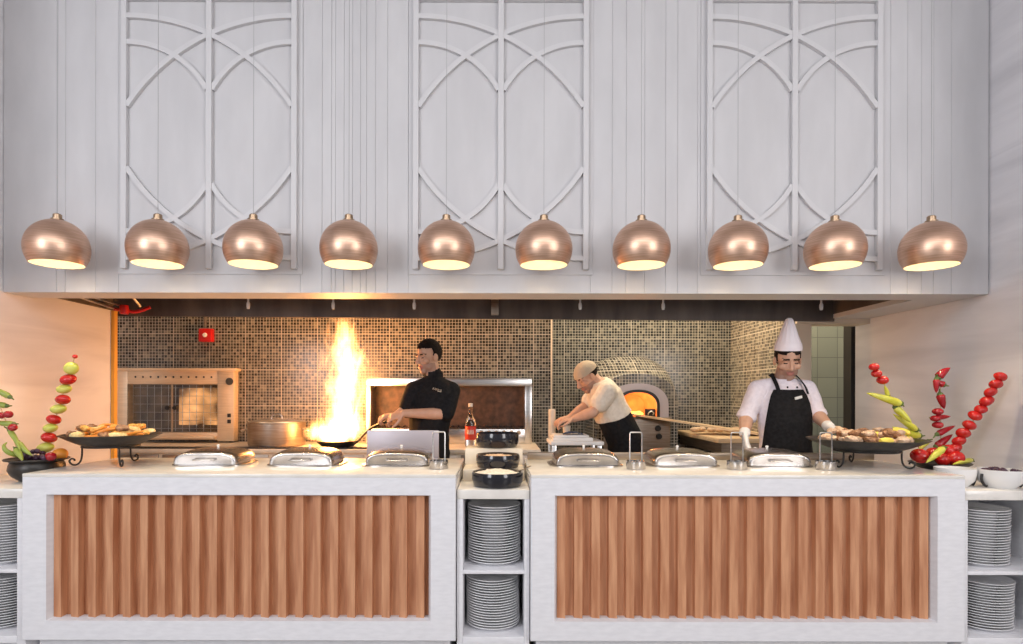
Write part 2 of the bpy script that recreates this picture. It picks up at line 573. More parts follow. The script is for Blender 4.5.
def make_lamp():
    t = thing('pendant_lamp', '', 'pendant lamp', (0, LY, 2.103), 'copper pendant lamps over the buffet')
    cut = -0.56
    b = BM()
    a0 = math.asin(cut)
    out = [(LR * cos(a), LR * sin(a)) for a in [a0 + (pi / 2 - 0.08 - a0) * i / 26 for i in range(27)]]
    inn = [(r * 0.985, z * 0.985) for r, z in reversed(out)]
    inn[-1] = (out[0][0] - 0.002, out[0][1])
    b2 = BM()
    lathe(b2, out + [(0, out[-1][1] + 0.001)], n=48)
    obj('shade', b2, M['copper'], t)
    lathe(b, [(0, inn[0][1])] + inn + [out[0]], n=48)
    ins = obj('shade_lining', b, M['lamp_inside'], t)
    b = BM()
    lathe(b, [(0, LR * .985), (0.030, LR * 0.985), (0.030, LR + 0.004), (0.021, LR + 0.006), (0.021, LR + 0.026), (0.015, LR + 0.031), (0, LR + 0.033)], n=24)
    obj('cap', b, M['copper_dark'], t)
    b = BM(); tube(b, [(0, 0, LR + 0.03), (0, 0, Z_CEIL - 2.103)], 0.0016, 6); obj('cord', b, M['cord'], t)
    b = BM()
    lathe(b, [(0, -0.035), (0.018, -0.03), (0.028, -0.012), (0.028, 0.005), (0.018, 0.03), (0.013, 0.05), (0.013, 0.08), (0, 0.08)], n=20)
    obj('bulb', b, M['bulb'], t)
    l = bpy.data.lights.new('lamp_glow', 'POINT')
    l.energy = 4.2
    l.color = (1.0, 0.76, 0.47)
    l.shadow_soft_size = 0.03
    lo = bpy.data.objects.new('lamp_glow', l)
    COL.objects.link(lo)
    lo.parent = t
    lo.location = (0, 0, 0.02)
    l = bpy.data.lights.new('lamp_downlight', 'SPOT')
    l.energy = 14
    l.color = (1.0, 0.78, 0.50)
    l.spot_size = radians(98)
    l.spot_blend = 0.7
    l.shadow_soft_size = 0.04
    lo = bpy.data.objects.new('lamp_downlight', l)
    COL.objects.link(lo)
    lo.parent = t
    lo.location = (0, 0, -0.06)
    return t


lamp0 = make_lamp()
lamp_us = [57, 157.5, 253, 348.5, 446, 543.5, 641, 737.5, 834.5, 931]
lw = ['leftmost', 'second from left', 'third from left', 'fourth from left', 'fifth from left', 'fifth from right', 'fourth from right',
      'third from right', 'second from right', 'rightmost']
for i, u in enumerate(lamp_us):
    lab = 'copper globe pendant lamp, ' + lw[i] + ' of the row of ten'
    lab = lw[i] + ' copper globe pendant lamp in the row of ten'
    if i == 0:
        lamp0.location.x = xu(u, LY)
        lamp0['label'] = lab
    else:
        dup(lamp0, (xu(u, LY), LY, 2.103), label=lab)


# ------------------------------------------------------------------ buffet counters
def counter(u0, u1, p0, p1, label):
    y = Y_FRONT
    x0, x1 = xu(u0, y), xu(u1, y)
    zt, zb = Z_TOP, zv(641.5, y)
    t = thing('buffet_counter', label, 'counter', ((x0 + x1) / 2, y, 0))
    ix0, ix1, iz0, iz1 = xu(p0 - (6 if u0 < U0 - 200 else 3), y), xu(p1 + (6 if u1 > U0 + 200 else 3), y), zv(621.5, y), zv(495.5, y)
    # mitred picture-frame front with an inner chamfer
    b = BM()
    def rect(a0, a1, c0, c1, yy):
        return [V((a0, yy, c0)), V((a1, yy, c0)), V((a1, yy, c1)), V((a0, yy, c1))]
    ch = 0.012
    rings(b, [rect(x0, x1, zb, zt - 0.016, y + 0.06), rect(x0, x1, zb, zt - 0.016, y + 0.004), rect(x0 + .004, x1 - .004, zb + .004, zt - .018, y),
              rect(ix0, ix1, iz0, iz1, y), rect(ix0 + ch, ix1 - ch, iz0 + ch * 0.6, iz1 - ch * 0.6, y + 0.03),
              rect(ix0 + ch, ix1 - ch, iz0 + ch * 0.6, iz1 - ch * 0.6, y + 0.06)], cap=False, closed=True)
    obj('front_frame', b, M['white_wood'], t, smooth=False, world=True)
    # ribbed oak infill: proud flat ribs and set-back strips, one extruded profile
    b = BM()
    pitch = 0.0811
    pr = []
    xs = ix0 + ch - 0.004
    xe = ix1 - ch + 0.004
    pr.append((xs, 0.078))
    x = xs + 0.002
    while x < xe - 0.02:
        pr += [(x, 0.058), (x + 0.004, 0.030), (min(x + 0.042, xe - .003), 0.024), (min(x + 0.044, xe - .002), 0.064), (min(x + 0.070, xe - 0.001), 0.060)]
        x += pitch
    pr = [p for i, p in enumerate(pr) if i == 0 or p[0] > pr[i - 1][0] + 1e-4]
    za, zb2 = iz0 + ch * 0.6 - 0.003, iz1 - ch * 0.6 + 0.003
    A = [b.verts.new((q, y + d, za)) for q, d in pr]
    B = [b.verts.new((q, y + d, zb2)) for q, d in pr]
    A2 = [b.verts.new((q, y + 0.095, za)) for q, d in pr]
    B2 = [b.verts.new((q, y + 0.095, zb2)) for q, d in pr]
    for i in range(len(pr) - 1):
        b.faces.new((A[i], A[i + 1], B[i + 1], B[i]))
        b.faces.new((A2[i + 1], A2[i], B2[i], B2[i + 1]))
        b.faces.new((B[i], B[i + 1], B2[i + 1], B2[i]))
        b.faces.new((A2[i], A2[i + 1], A[i + 1], A[i]))
    b.faces.new((A[0], B[0], B2[0], A2[0]))
    b.faces.new((A[-1], A2[-1], B2[-1], B[-1]))
    obj('slat_panel', b, M['oak'], t, smooth=False, world=True)
    b = BM()
    box(b, x0, x0 + 0.02, y + 0.06, Y_BACK, zb, zt - 0.03)
    box(b, x1 - 0.02, x1, y + 0.06, Y_BACK, zb, zt - 0.03)
    box(b, x0 + .02, x1 - .02, Y_BACK - 0.02, Y_BACK, zb, zt - 0.03)
    box(b, x0 + .02, x1 - .02, y + 0.10, Y_BACK - .02, zb, zb + 0.02)
    obj('carcass', b, M['white_wood'], t, smooth=False, world=True)
    b = BM(); box(b, x0, x1, y + 0.0005, Y_BACK, zt - 0.017, zt, 0.004); obj('worktop', b, M['white_worktop'], t, world=True)
    b = BM(); box(b, x0 + 0.03, x1 - 0.03, y + 0.07, Y_BACK - 0.05, 0.0, zb, 0.003); obj('plinth', b, M['white_wood'], t, world=True)
    return t


counter(22, 456, 52.5, 428, 'white framed buffet counter with ribbed oak panel, in front of the flames')
rc = counter(531, 966, 558, 932, 'white framed buffet counter with ribbed oak panel, below the tall-hatted chef')
b = BM(); box(b, xu(531, Y_FRONT) + 0.02, xu(966, Y_FRONT) - 0.01, Y_BACK - 0.05, Y_BACK - 0.005, Z_TOP, Z_TOP + 0.038, 0.003)
obj('back_rail', b, M['dull_steel'], rc, world=True)


def cabinet(x0, x1, label, st0, st1):
    y0, y1 = 2.82, 3.50
    t = thing('plate_cabinet', label, 'cabinet', ((x0 + x1) / 2, y0, 0))
    zt = Z_SHELF
    b = BM(); box(b, x0, x1, y0, y1, zt - 0.045, zt, 0.003); obj('top', b, M['white_worktop'], t, world=True)
    for s0, s1 in ((x0, x0 + st0), (x1 - st1, x1)):
        b = BM(); box(b, s0, s1, y0, y1, 0.06, zt - 0.045, 0.002); obj('side_panel', b, M['white_wood'], t, world=True)
    for za, zb in ((0.508, 0.525), (0.175, 0.2126)):
        b = BM(); box(b, x0 + st0, x1 - st1, y0 + 0.002, y1 - 0.16, za, zb, 0.002); obj('shelf', b, M['white_wood'], t, world=True)
    b = BM(); box(b, x0 + st0, x1 - st1, y1 - 0.16, y1 - 0.14, 0.06, zt - 0.045); obj('back_panel', b, M['white_wood'], t, world=True)
    b = BM(); box(b, x0 + 0.01, x1 - 0.01, y0 + 0.05, y1 - 0.02, 0, 0.06); obj('plinth', b, M['white_wood'], t, world=True)
    return t


MX0, MX1 = -0.1865, 0.1545
cabinet(MX0, MX1, 'narrow white open cabinet with plate stacks between the two counters', 0.028, 0.024)
LX1 = xu(22, Y_FRONT) - 0.004
cabinet(XL + 0.006, LX1, 'white open plate cabinet at the left edge, under the black bowl', 0.02, 0.042)
RX0 = xu(966, Y_FRONT) + 0.004
cabinet(RX0, XR - 0.006, 'white open plate cabinet at the right edge, under the white bowls', 0.030, 0.02)

# ------------------------------------------------------------------ plates: every plate in its stack
PR = 0.131


def plate_mesh():
    b = BM()
    p = [(0, 0.004), (0.070, 0.004), (0.074, 0.0), (0.079, 0.0), (0.082, 0.004), (0.106, 0.013), (PR - .002, 0.0185), (PR, 0.0205), (PR - .002, 0.0222),
         (0.106, 0.0172), (0.080, 0.0078), (0.074, 0.0068), (0, 0.0068)]
    lathe(b, p, n=48)
    return b


plate0 = None
stacks = [(-0.012, 2.985, 0.525, 22, 'upper stack of the narrow middle cabinet'), (-0.016, 2.985, 0.2126, 19, 'lower stack of the narrow middle cabinet'),
          (-2.42, 2.985, 0.525, 22, 'upper stack of the left cabinet'), (-2.43, 2.985, 0.2126, 19, 'lower stack of the left cabinet'),
          (2.385, 2.985, 0.525, 21, 'upper stack of the right cabinet'), (2.405, 2.985, 0.2126, 18, 'lower stack of the right cabinet')]
for x, y, z, n, where in stacks:
    lean = R.uniform(-0.00006, 0.00006)
    for k in range(n):
        lab = ('topmost' if k == n - 1 else ORD[n - 1 - k] + ' from top') + ' white plate in the ' + where
        loc = (x + R.uniform(-.002, .002) + lean * k * k * 0.5, y + R.uniform(-.002, .002), z + 0.0005 + k * 0.0127)
        if plate0 is None:
            plate0 = obj('dinner_plate', plate_mesh(), M['china'])
            tag(plate0, lab, 'plate', 'white plates in the ' + where)
            plate0.location = loc
        else:
            dup(plate0, loc, (0, 0, R.uniform(0, 6)), lab, 'white plates in the ' + where)


# ------------------------------------------------------------------ chafing dishes set in the counters
def make_chafer():
    t = thing('chafing_dish', '', 'chafing dish', (0, 0, Z_TOP), 'steel chafing dishes set in the counters')
    w, d = 0.205, 0.165
    def se(rx, ry, z, cy=0.0, n=56, e=4.0):
        out = []
        for i in range(n):
            a = 2 * pi * i / n
            c, s = cos(a), sin(a)
            out.append(V((rx * math.copysign(abs(c) ** (2 / e), c), cy + ry * math.copysign(abs(s) ** (2 / e), s), z)))
        return out
    b = BM()
    rings(b, [se(w + .022, d + .02, 0.0), se(w + .022, d + .02, 0.006), se(w + .012, d + .012, 0.009), se(w - .004, d - .004, 0.009)])
    obj('base_rim', b, M['chafer_steel'], t)
    b = BM()

    def arch_sec(y, hw, h, n=30):
        pts = [V((-hw, y, 0.0095)), V((hw, y, 0.0095))]
        for i in range(n + 1):
            a = pi * i / n
            c, q = cos(a), sin(a)
            pts.append(V((hw * math.copysign(abs(c) ** 0.62, c), y, 0.016 + (h - 0.016) * abs(q) ** 0.62)))
        return pts
    rings(b, [arch_sec(-0.162, 0.160, 0.058), arch_sec(-0.166, 0.174, 0.068), arch_sec(-0.164, 0.182, 0.074), arch_sec(-0.156, 0.188, 0.078), arch_sec(-0.10, 0.194, 0.085),
              arch_sec(-0.03, 0.197, 0.091), arch_sec(0.04, 0.197, 0.094), arch_sec(0.10, 0.194, 0.092), arch_sec(0.15, 0.186, 0.083), arch_sec(0.164, 0.172, 0.070), arch_sec(0.160, 0.15, 0.055)])
    lid = obj('lid', b, M['chafer_steel'], t, angle=60)
    b = BM()
    tube(b, bez([(-0.060, -d + .004, 0.036), (-0.058, -d - 0.02, 0.036), (0, -d - 0.024, 0.036), (0.058, -d - 0.02, 0.036), (0.060, -d + .004, 0.036)], 8), 0.004)
    obj('handle', b, M['chafer_steel'], lid)
    b = BM(); lathe(b, [(0, 0.092), (0.007, 0.092), (0.006, 0.099), (0.010, 0.104), (0.008, 0.110), (0, 0.112)], (0, 0.03, 0), 16)
    obj('knob', b, M['white_plain'], lid)
    return t


ch0 = make_chafer()
cl = ['first chafing dish from the left, beside the wok of fried food', 'second chafing dish from the left, in front of the flames',
      'third chafing dish from the left, in front of the upright steel panel', 'third chafing dish from the right, beside the stacked black bowls',
      'second chafing dish from the right, in front of the pizza oven', 'rightmost chafing dish, in front of the tall-hatted chef']
for i, u in enumerate((205, 301, 397, 588, 686, 780)):
    loc = (xu(u, 3.09), 3.215, Z_TOP + 0.0005)
    ch0.scale = (0.86, 0.80, 0.90)
    lab = 'steel ' + cl[i].replace('chafing dish', 'lidded chafing dish', 1) if False else cl[i]
    if i == 0:
        ch0.location = loc
        ch0['label'] = lab
    else:
        dup(ch0, loc, label=lab)


def make_holder():
    t = thing('utensil_holder', '', 'utensil holder', (0, 0, Z_TOP), 'steel cups with wire hoops on the counters')
    b = BM(); lathe(b, [(0, 0.0), (0.046, 0.0), (0.048, 0.003), (0.048, 0.042), (0.045, 0.042), (0.045, 0.005), (0, 0.005)], n=28)
    obj('cup', b, M['chafer_steel'], t)
    b = BM()
    tube(b, [(-0.030, 0.0, 0.0055), (-0.030, 0, 0.176)] + [(-0.030 + 0.008 - 0.008 * cos(a), 0, 0.176 + 0.008 * sin(a)) for a in (0.5, 1.0, 1.57)] +
         [(0.022 + 0.008 * sin(a), 0, 0.176 + 0.008 * cos(a)) for a in (0.0, 0.5, 1.0)] + [(0.030, 0, 0.176), (0.030, 0, 0.0055)], 0.0033, 8)
    obj('wire_hoop', b, M['steel'], t)
    return t


h0 = make_holder()
hl = ['steel cup with wire hoop beside the third chafing dish on the left counter', 'steel cup with wire hoop between the first two dishes of the right counter',
      'steel cup with wire hoop under the tall-hatted chef\'s right hand', 'steel cup with wire hoop beside the wok on the right counter']
for i, u in enumerate((439, 636, 737, 826)):
    loc = (xu(u, 3.01), 3.01, Z_TOP + 0.0005)
    if i == 0:
        h0.location = loc
        h0['label'] = hl[i]
    else:
        dup(h0, loc, label=hl[i])

# upright steel panel at the back of the left counter
t = thing('splash_panel', 'upright rectangular steel panel standing behind the third chafing dish', 'panel', (xu(403, 3.46), 3.46, Z_TOP))
b = BM(); box(b, xu(367, 3.46), xu(439, 3.46), 3.455, 3.467, Z_TOP + 0.006, zv(430.5, 3.46), 0.004); obj('sheet', b, M['satin_steel'], t, world=True)
b = BM(); box(b, xu(367, 3.46), xu(439, 3.46), 3.43, 3.495, Z_TOP + 0.0005, Z_TOP + 0.007, 0.002); obj('foot', b, M['satin_steel'], t, world=True)


# ------------------------------------------------------------------ woks on scrolled stands, with their food
def make_wok(x, y, rad, zr, depth, label, slabel, tilt=0.0):
    t = thing('wok', label, 'wok', (x, y, zr - depth))
    prof = []
    for i in range(13):
        a = i / 12
        prof.append((rad * (0.42 + 0.58 * a) if i else 0, depth * a ** 1.35))
    prof = [(0, 0), (rad * 0.45, 0.0)] + [(rad * (0.45 + 0.55 * a), depth * a ** 1.25) for a in [i / 10 for i in range(1, 11)]]
    inn = [(max(r - 0.004, 0), z + 0.004) for r, z in prof]
    b = BM(); lathe(b, prof + [(rad + 0.003, depth + 0.002)] + list(reversed(inn)), n=56)
    obj('pan', b, M['wok'], t)
    st = thing('wok_stand', slabel, 'stand', (x, y, Z_TOP))
    zs = zr - depth - Z_TOP + 0.0075
    r0 = rad * 0.56
    b = BM(); tube(b, [(r0 * cos(a), r0 * sin(a), zs - 0.006) for a in [2 * pi * i / 40 for i in range(41)]], 0.0045, 8); obj('ring', b, M['black'], st)
    for k, a in enumerate((radians(200), radians(318), radians(80))):
        c, s = cos(a), sin(a)
        pts = [(r0, zs - .006), (r0 + 0.001, zs * 0.5), (r0 + 0.008, 0.022), (r0 + 0.026, 0.0065), (r0 + 0.046, 0.010), (r0 + 0.056, 0.026), (r0 + 0.046, 0.038), (r0 + 0.034, 0.034), (r0 + 0.033, 0.026)]
        b = BM(); tube(b, bez([(r * c, r * s, z) for r, z in pts], 6), 0.0046, 8)
        obj('leg', b, M['black'], st)
    return t


def chunk(kind):
    b = BM()
    if kind == 'wedge':
        n = 9
        rs = []
        for i in range(n):
            a = -0.9 + 1.8 * i / (n - 1)
            w = 0.014 * cos(a * 1.1) + 0.002
            c = V((0.048 * sin(a), 0.018 * cos(a), 0))
            rs.append([c + V((0, q * w, h * w)) for q, h in ((-1, -.6), (1, -.6), (.9, .2), (0, 1.0), (-.9, .2))])
        rings(b, rs)
    elif kind == 'lump':
        bmesh.ops.create_icosphere(b, subdivisions=3, radius=1)
        for v in b.verts:
            k = 1 + 0.35 * noise.noise(v.co * 1.6) + 0.12 * noise.noise(v.co * 4)
            v.co = V((v.co.x * 0.034 * k, v.co.y * 0.024 * k, v.co.z * 0.018 * k))
    else:
        rs = []
        for i in range(10):
            q = i / 9
            r = 0.009 * (sin(pi * (0.08 + 0.84 * q)) ** 0.5)
            c = V((-0.05 + 0.1 * q, 0.012 * sin(q * 3), 0.006 * sin(q * 4)))
            rs.append([c + V((0, r * cos(a), r * sin(a))) for a in [2 * pi * j / 10 for j in range(10)]])
        rings(b, rs)
    return b


def fill(x, y, rad, zr, depth, items, n, group, label_of):
    protos = {}
    placed = 0
    done = []
    for k in range(n):
        name, kind, mm, cat = items[k % len(items)]
        for tries in range(80):
            rr = rad * 0.76 * math.sqrt(R.random())
            a = R.uniform(0, 2 * pi)
            q = rr / rad
            up = 0 if k < n * 0.6 else 1
            zz = zr - depth + depth * (max(0, q - 0.45) / 0.55) ** 1.25 + 0.026 + 0.036 * (1 - q * q) + 0.030 * up
            loc = (x + rr * cos(a) * (1 - .25 * up), y + rr * sin(a) * (1 - .25 * up), zz)
            if all((V(loc) - w_).length > 0.047 for w_ in done):
                break
        done.append(V(loc))
        rot = (R.uniform(-.4, .4), R.uniform(-.3, .3), R.uniform(0, 6.28))
        sc = R.uniform(0.75, 1.1)
        key = (name, mm)
        if key not in protos:
            o = obj(name, chunk(kind), M[mm], None)
            tag(o, label_of[name], cat, group + ': ' + name.replace('_', ' ') + 's')
            o.location, o.rotation_euler, o.scale = loc, rot, (sc,) * 3
            protos[key] = o
        else:
            dup(protos[key], loc, rot, scale=sc)


M['fried'] = noisy('fried_crust', (0.78, 0.34, 0.06), (0.90, 0.52, 0.14), (40, 40, 40), 2, 0.5, bump=0.3)
M['potato'] = noisy('potato', (0.80, 0.58, 0.22), (0.90, 0.74, 0.40), (40, 40, 40), 2, 0.5)
M['carrot'] = mat('carrot', (0.85, 0.30, 0.04), 0.4)
M['browned'] = noisy('browned_meat', (0.22, 0.10, 0.05), (0.42, 0.22, 0.11), (40, 40, 40), 2, 0.5, bump=0.3)
M['paleroast'] = noisy('pale_roast', (0.58, 0.37, 0.24), (0.78, 0.58, 0.41), (40, 40, 40), 2, 0.5, bump=0.3)
M['lemonpeel'] = mat('lemon', (0.88, 0.70, 0.10), 0.4)

WLX, WLY, WRX = xu(111.5, 3.14), 3.14, xu(866, 3.14)
make_wok(WLX, WLY, 0.232, zv(435.5, 3.14), 0.060, 'black iron wok of fried food beside the left wall', 'black scroll-footed stand under the left wok')
fill(WLX, WLY, 0.232, zv(435.5, 3.14), 0.060,
     [('potato_wedge', 'wedge', 'potato', 'potato wedge'), ('fried_piece', 'lump', 'fried', 'fried food'), ('carrot_stick', 'stick', 'carrot', 'carrot'), ('potato_wedge', 'wedge', 'potato', 'potato wedge'), ('fried_piece', 'lump', 'fried', 'fried food'), ('carrot_stick', 'stick', 'carrot', 'carrot'), ('browned_piece', 'lump', 'browned', 'fried food')],
     50, 'food in the left wok', {'potato_wedge': 'golden potato wedge among the fried food in the left wok', 'fried_piece': 'crusty orange fried piece in the left wok',
                                  'carrot_stick': 'bright orange carrot stick in the left wok', 'browned_piece': 'dark browned piece among the food in the left wok'})
make_wok(WRX, WLY, 0.280, zv(438.5, 3.14), 0.060, 'black iron wok of pale roast food beside the right wall', 'black scroll-footed stand under the right wok')
fill(WRX, WLY, 0.280, zv(438.5, 3.14), 0.060,
     [('roast_piece', 'lump', 'paleroast', 'roast food'), ('lemon_wedge', 'wedge', 'lemonpeel', 'lemon wedge'), ('roast_piece', 'lump', 'paleroast', 'roast food'), ('roast_piece', 'lump', 'paleroast', 'roast food'), ('browned_piece', 'lump', 'browned', 'roast food'), ('roast_piece', 'lump', 'paleroast', 'roast food'), ('browned_piece', 'lump', 'browned', 'roast food')],
     64, 'food in the right wok', {'roast_piece': 'pale roast piece heaped in the right wok', 'lemon_wedge': 'bright yellow wedge among the food in the right wok',
                                   'browned_piece': 'dark browned piece among the food in the right wok'})

# ------------------------------------------------------------------ tiered black bowls in the middle
b = BM()
box(b, MX0 + 0.012, MX1 - 0.012, 3.09, 3.30, Z_SHELF + 0.0005, 0.967, 0.004)
box(b, MX0 + 0.012, MX1 - 0.012, 3.30, 3.495, Z_SHELF + 0.0005, 1.0565, 0.004)
tag(obj('stepped_riser', b, M['cream_stone']), 'cream stepped riser under the two rear black bowls', 'riser')


def bowl(name, r, h, base, mm, loc, label, cat='bowl', group=None, nb=None):
    t = thing(name, label, cat, loc, group)
    if nb:
        b = BM(); lathe(b, nb, n=48); obj('shell', b, mm, t)
        return t
    prof = [(0, 0), (base, 0), (base + 0.008, 0.004), (r * 0.965, h * 0.26), (r, h * 0.55), (r * 0.995, h * 0.85), (r * 0.975, h)]
    inn = [(r * 0.94, h), (r * 0.95, h * 0.85), (r * 0.955, h * 0.55), (r * 0.92, h * 0.30), (base, 0.010), (0, 0.010)]
    b = BM(); lathe(b, prof + inn, n=48); obj('shell', b, mm, t)
    return t


def mound(parent_bowl, r, z, hgt, loc, mm, name, label, cat):
    b = BM()
    n, m = 40, 9
    rs = []
    prof = []
    for i in range(m + 1):
        q = i / m
        prof.append((r * (1 - q), z + hgt * sin(q * pi / 2)))
    prof = [(0, z - 0.02), (r * 0.95, z - 0.02)] + prof[:-1] + [(0, z + hgt)]
    lathe(b, prof, n=n)
    for v in b.verts:
        if v.co.z > z - 0.01:
            v.co.z += 0.006 * noise.noise(v.co * 60) + 0.004 * noise.noise(v.co * 130)
    o = obj(name, b, mm)
    o.location = loc
    tag(o, label, cat)
    o['kind'] = 'stuff'


bx = xu(497.5, 2.95)
bowl('serving_bowl', 0.1255, 0.070, 0.108, M['black_glaze'], (bx, 2.945, Z_SHELF + 0.0005), 'lowest of the three black bowls, filled with white crumbles')
mound(None, 0.114, 0.060, 0.020, (bx, 2.945, Z_SHELF), M['rice'], 'crumbled_cheese', 'white crumbled food heaped in the lowest black bowl', 'crumbled food')
bowl('serving_bowl', 0.116, 0.070, 0.100, M['black_glaze'], (xu(498, 3.18), 3.178, 0.9675), 'middle of the three stepped black bowls')
mound(None, 0.109, 0.052, 0.016, (xu(498, 3.18), 3.178, 0.9675), M['paleroast'], 'chopped_topping', 'beige chopped topping in the middle black bowl', 'chopped food')
bowl('serving_bowl', 0.121, 0.080, 0.100, M['black_glaze'], (xu(497.5, 3.39), 3.39, 1.057), 'uppermost and rearmost of the three stepped black bowls')
t = thing('serving_spoon', 'thin steel spoon leaning out of the lowest black bowl', 'spoon', (bx + 0.07, 2.95, Z_SHELF + 0.09))
b = BM(); tube(b, bez([px(514, 472, 2.96), px(523, 469.5, 3.0), px(530.5, 466, 3.04)], 6), 0.0035, 8); obj('handle', b, M['dull_steel'], t, world=True)
b = BM(); ell(b, px(510, 473.2, 2.945), (0.022, 0.015, 0.006)); obj('spoon_bowl', b, M['dull_steel'], t, world=True)


# ------------------------------------------------------------------ vegetables
def tomato_bm(r=0.038, flat=0.86, lob=0.03):
    b = BM()
    n = 14
    prof = [(0, -flat * r)] + [(r * cos(a), r * flat * sin(a)) for a in [-pi / 2 + pi * i / n for i in range(1, n)]] + [(0.12 * r, r * flat * 0.93), (0, r * flat * 0.86)]
    lathe(b, prof, n=24, lobes=lambda a, z: 1 + lob * cos(5 * a))
    return b


def chili_bm(L=0.12, r=0.014, bend=0.5):
    b = BM()
    pts, rs = [], []
    for i in range(15):
        q = i / 14
        pts.append(V((L * q, 0, L * bend * 0.35 * q * q)))
        rs.append(max(0.0012, r * (1 - q ** 2.2) ** 0.7 * min(1, 0.55 + q * 3.5)))
    tube(b, pts, rs, 12)
    return b


def chili_stem_bm(r=0.014):
    b = BM()
    tube(b, [(0.006, 0, 0), (-0.003, 0, 0), (-0.012, 0, 0.002), (-0.026, 0, 0.009)], [r * 0.75, r * 0.7, 0.004, 0.003], 8)
    return b


tom0 = None


def tomato(loc, s, label, group, mm='tomato', rot=(0, 0, 0), cat='tomato', name='tomato', flat=1.0):
    global tom0
    o = obj(name, tomato_bm(), M[mm])
    o.location, o.rotation_euler = loc, rot
    o.scale = (s / 0.038, s / 0.038, s / 0.038 * flat)
    tag(o, label, cat, group)
    return o


def chili(p0, p1, r, label, group, mm, bend=0.45, roll=0.0, cat='pepper'):
    """a pepper from its stalk p0 to its tip p1"""
    r = r * (1.2 if mm == 'red_pepper' else 1.18 if mm == 'yellow_pepper' else 1.0)
    d = p1 - p0
    L = d.length
    t = thing('chili_pepper', label, cat, p0, group)
    x = d.normalized()
    a, c = frame_of(x)
    rot = Matrix((x, a * cos(roll) + c * sin(roll), x.cross(a * cos(roll) + c * sin(roll)))).transposed()
    q = chili_bm(L, r, bend)
    bmesh.ops.transform(q, matrix=rot.to_4x4(), verts=q.verts)
    obj('pod', q, M[mm], t)
    q = chili_stem_bm(r)
    bmesh.ops.transform(q, matrix=rot.to_4x4(), verts=q.verts)
    obj('stem', q, M['stem_green'], t)
    return t


def skewer(p0, p1, label, r=0.0022):
    b = BM(); tube(b, [p0, p1], r, 8)
    o = obj('skewer', b, M['bamboo'])
    return tag(o, label, 'skewer')


# left bowl on the left cabinet
t = bowl('vegetable_bowl', 0.143, 0.108, 0.095, M['wok'], (-2.375, 3.10, Z_SHELF + 0.0005), 'dark clay bowl of fruit and vegetables at the left end', nb=[(0, 0), (0.070, 0), (0.080, 0.006), (0.110, 0.028), (0.124, 0.056), (0.120, 0.082), (0.113, 0.096), (0.136, 0.108), (0.136, 0.112), (0.110, 0.102), (0.116, 0.056), (0.074, 0.012), (0, 0.01)])
b = BM(); tube(b, [(0.136 * cos(a), 0.136 * sin(a), 0.110) for a in [2 * pi * i / 48 for i in range(49)]], 0.005, 8); obj('rolled_rim', b, M['wok'], t)
LG = 'vegetables on the left skewer'
path = [(75, 357.5, 2.6, 'tomato', 'small red ball'), (71.2, 369.3, 7.4, 'lime', 'yellow lime'), (68, 380.5, 7.9, 'tomato', 'red tomato'), (64, 390, 7.4, 'lime', 'lime'),
        (63, 400.5, 7.2, 'tomato', 'red tomato'), (58.5, 410.0, 7.8, 'lime', 'lime'), (54, 420.5, 7.1, 'tomato', 'red tomato'), (50.5, 429, 7.4, 'lime', 'lime'),
        (49, 438.5, 7.7, 'tomato', 'red tomato'), (45.5, 448.5, 8.0, 'lime', 'lime')]
sy = 3.12
skewer(px(43.5, 458, sy), px(75.2, 356, sy), 'bamboo skewer of tomatoes and limes rising from the left bowl')
nt = nl = 0
wt = ['topmost', 'second from top', 'third from top', 'lowest']
wl = ['topmost', 'second from top', 'third from top', 'fourth from top', 'lowest']
for u, v, r, k, nm in path:
    rr = 0.93 * r * sy / F_PX
    if r < 3:
        tomato(px(u, v, sy), rr, 'tiny red ball at the tip of the left tomato and lime skewer', None, 'tomato', cat='cherry tomato', name='cherry_tomato')
    elif k == 'tomato':
        tomato(px(u, v, sy), rr, wt[nt] + ' red tomato on the tomato and lime skewer', LG, 'tomato', (0.1, 0.25, R.uniform(0, 6)), flat=0.84)
        nt += 1
    else:
        b = BM()
        lathe(b, [(0, -0.039), (0.008, -0.037), (0.026, -0.026), (0.036, -0.008), (0.036, 0.008), (0.026, 0.026), (0.008, 0.037), (0, 0.039)], n=20)
        o = obj('lime', b, M['lime'])
        o.location = px(u, v, sy)
        o.rotation_euler = (R.uniform(-.2, .2), radians(82), R.uniform(-.3, .3))
        s_ = rr / 0.036
        o.scale = (s_ * (0.66 if nl else 0.92), s_ * 0.9, s_)
        tag(o, wl[nl] + ' yellow-green lime on the tomato and lime skewer', 'lime', LG)
        nl += 1
# pepper skewer at the left edge
LP = 'vegetables on the left edge pepper skewer'
ly = 3.02
skewer(px(22, 462, ly), px(-14, 372, ly), 'bamboo skewer of curled green peppers at the left edge')
pep = [((10, 398), (-8, 388), 0.016, 'topmost curled green pepper on the left edge skewer'), ((7, 407), (-12, 404), 0.015, 'second green pepper from top on the left edge skewer'),
       ((14, 425), (-10, 424), 0.015, 'level green pepper between red balls on the left edge skewer'), ((9, 431), (25, 450), 0.013, 'long green pepper slanting down to the left bowl'),
       ((18, 443), (30, 459), 0.015, 'lowest green pepper on the left edge skewer')]
for (a, c, r, lab) in pep:
    chili(px(*a, ly - 0.02), px(*c, ly - 0.03), r, lab, LP, 'green_pepper', 0.5, R.uniform(0, 6))
for (u, v, r, lab) in ((8.5, 415.5, 4.2, 'red ball right of the skewer at the left edge, upper of two'), (1.5, 416.5, 3.8, 'red ball cut by the left picture edge on the skewer'),
                       (13, 428.5, 4.2, 'lower red ball on the left edge pepper skewer')):
    tomato(px(u, v, ly - 0.05), r * ly / F_PX, lab, LP, 'red_pepper', cat='cherry tomato', name='cherry_tomato')
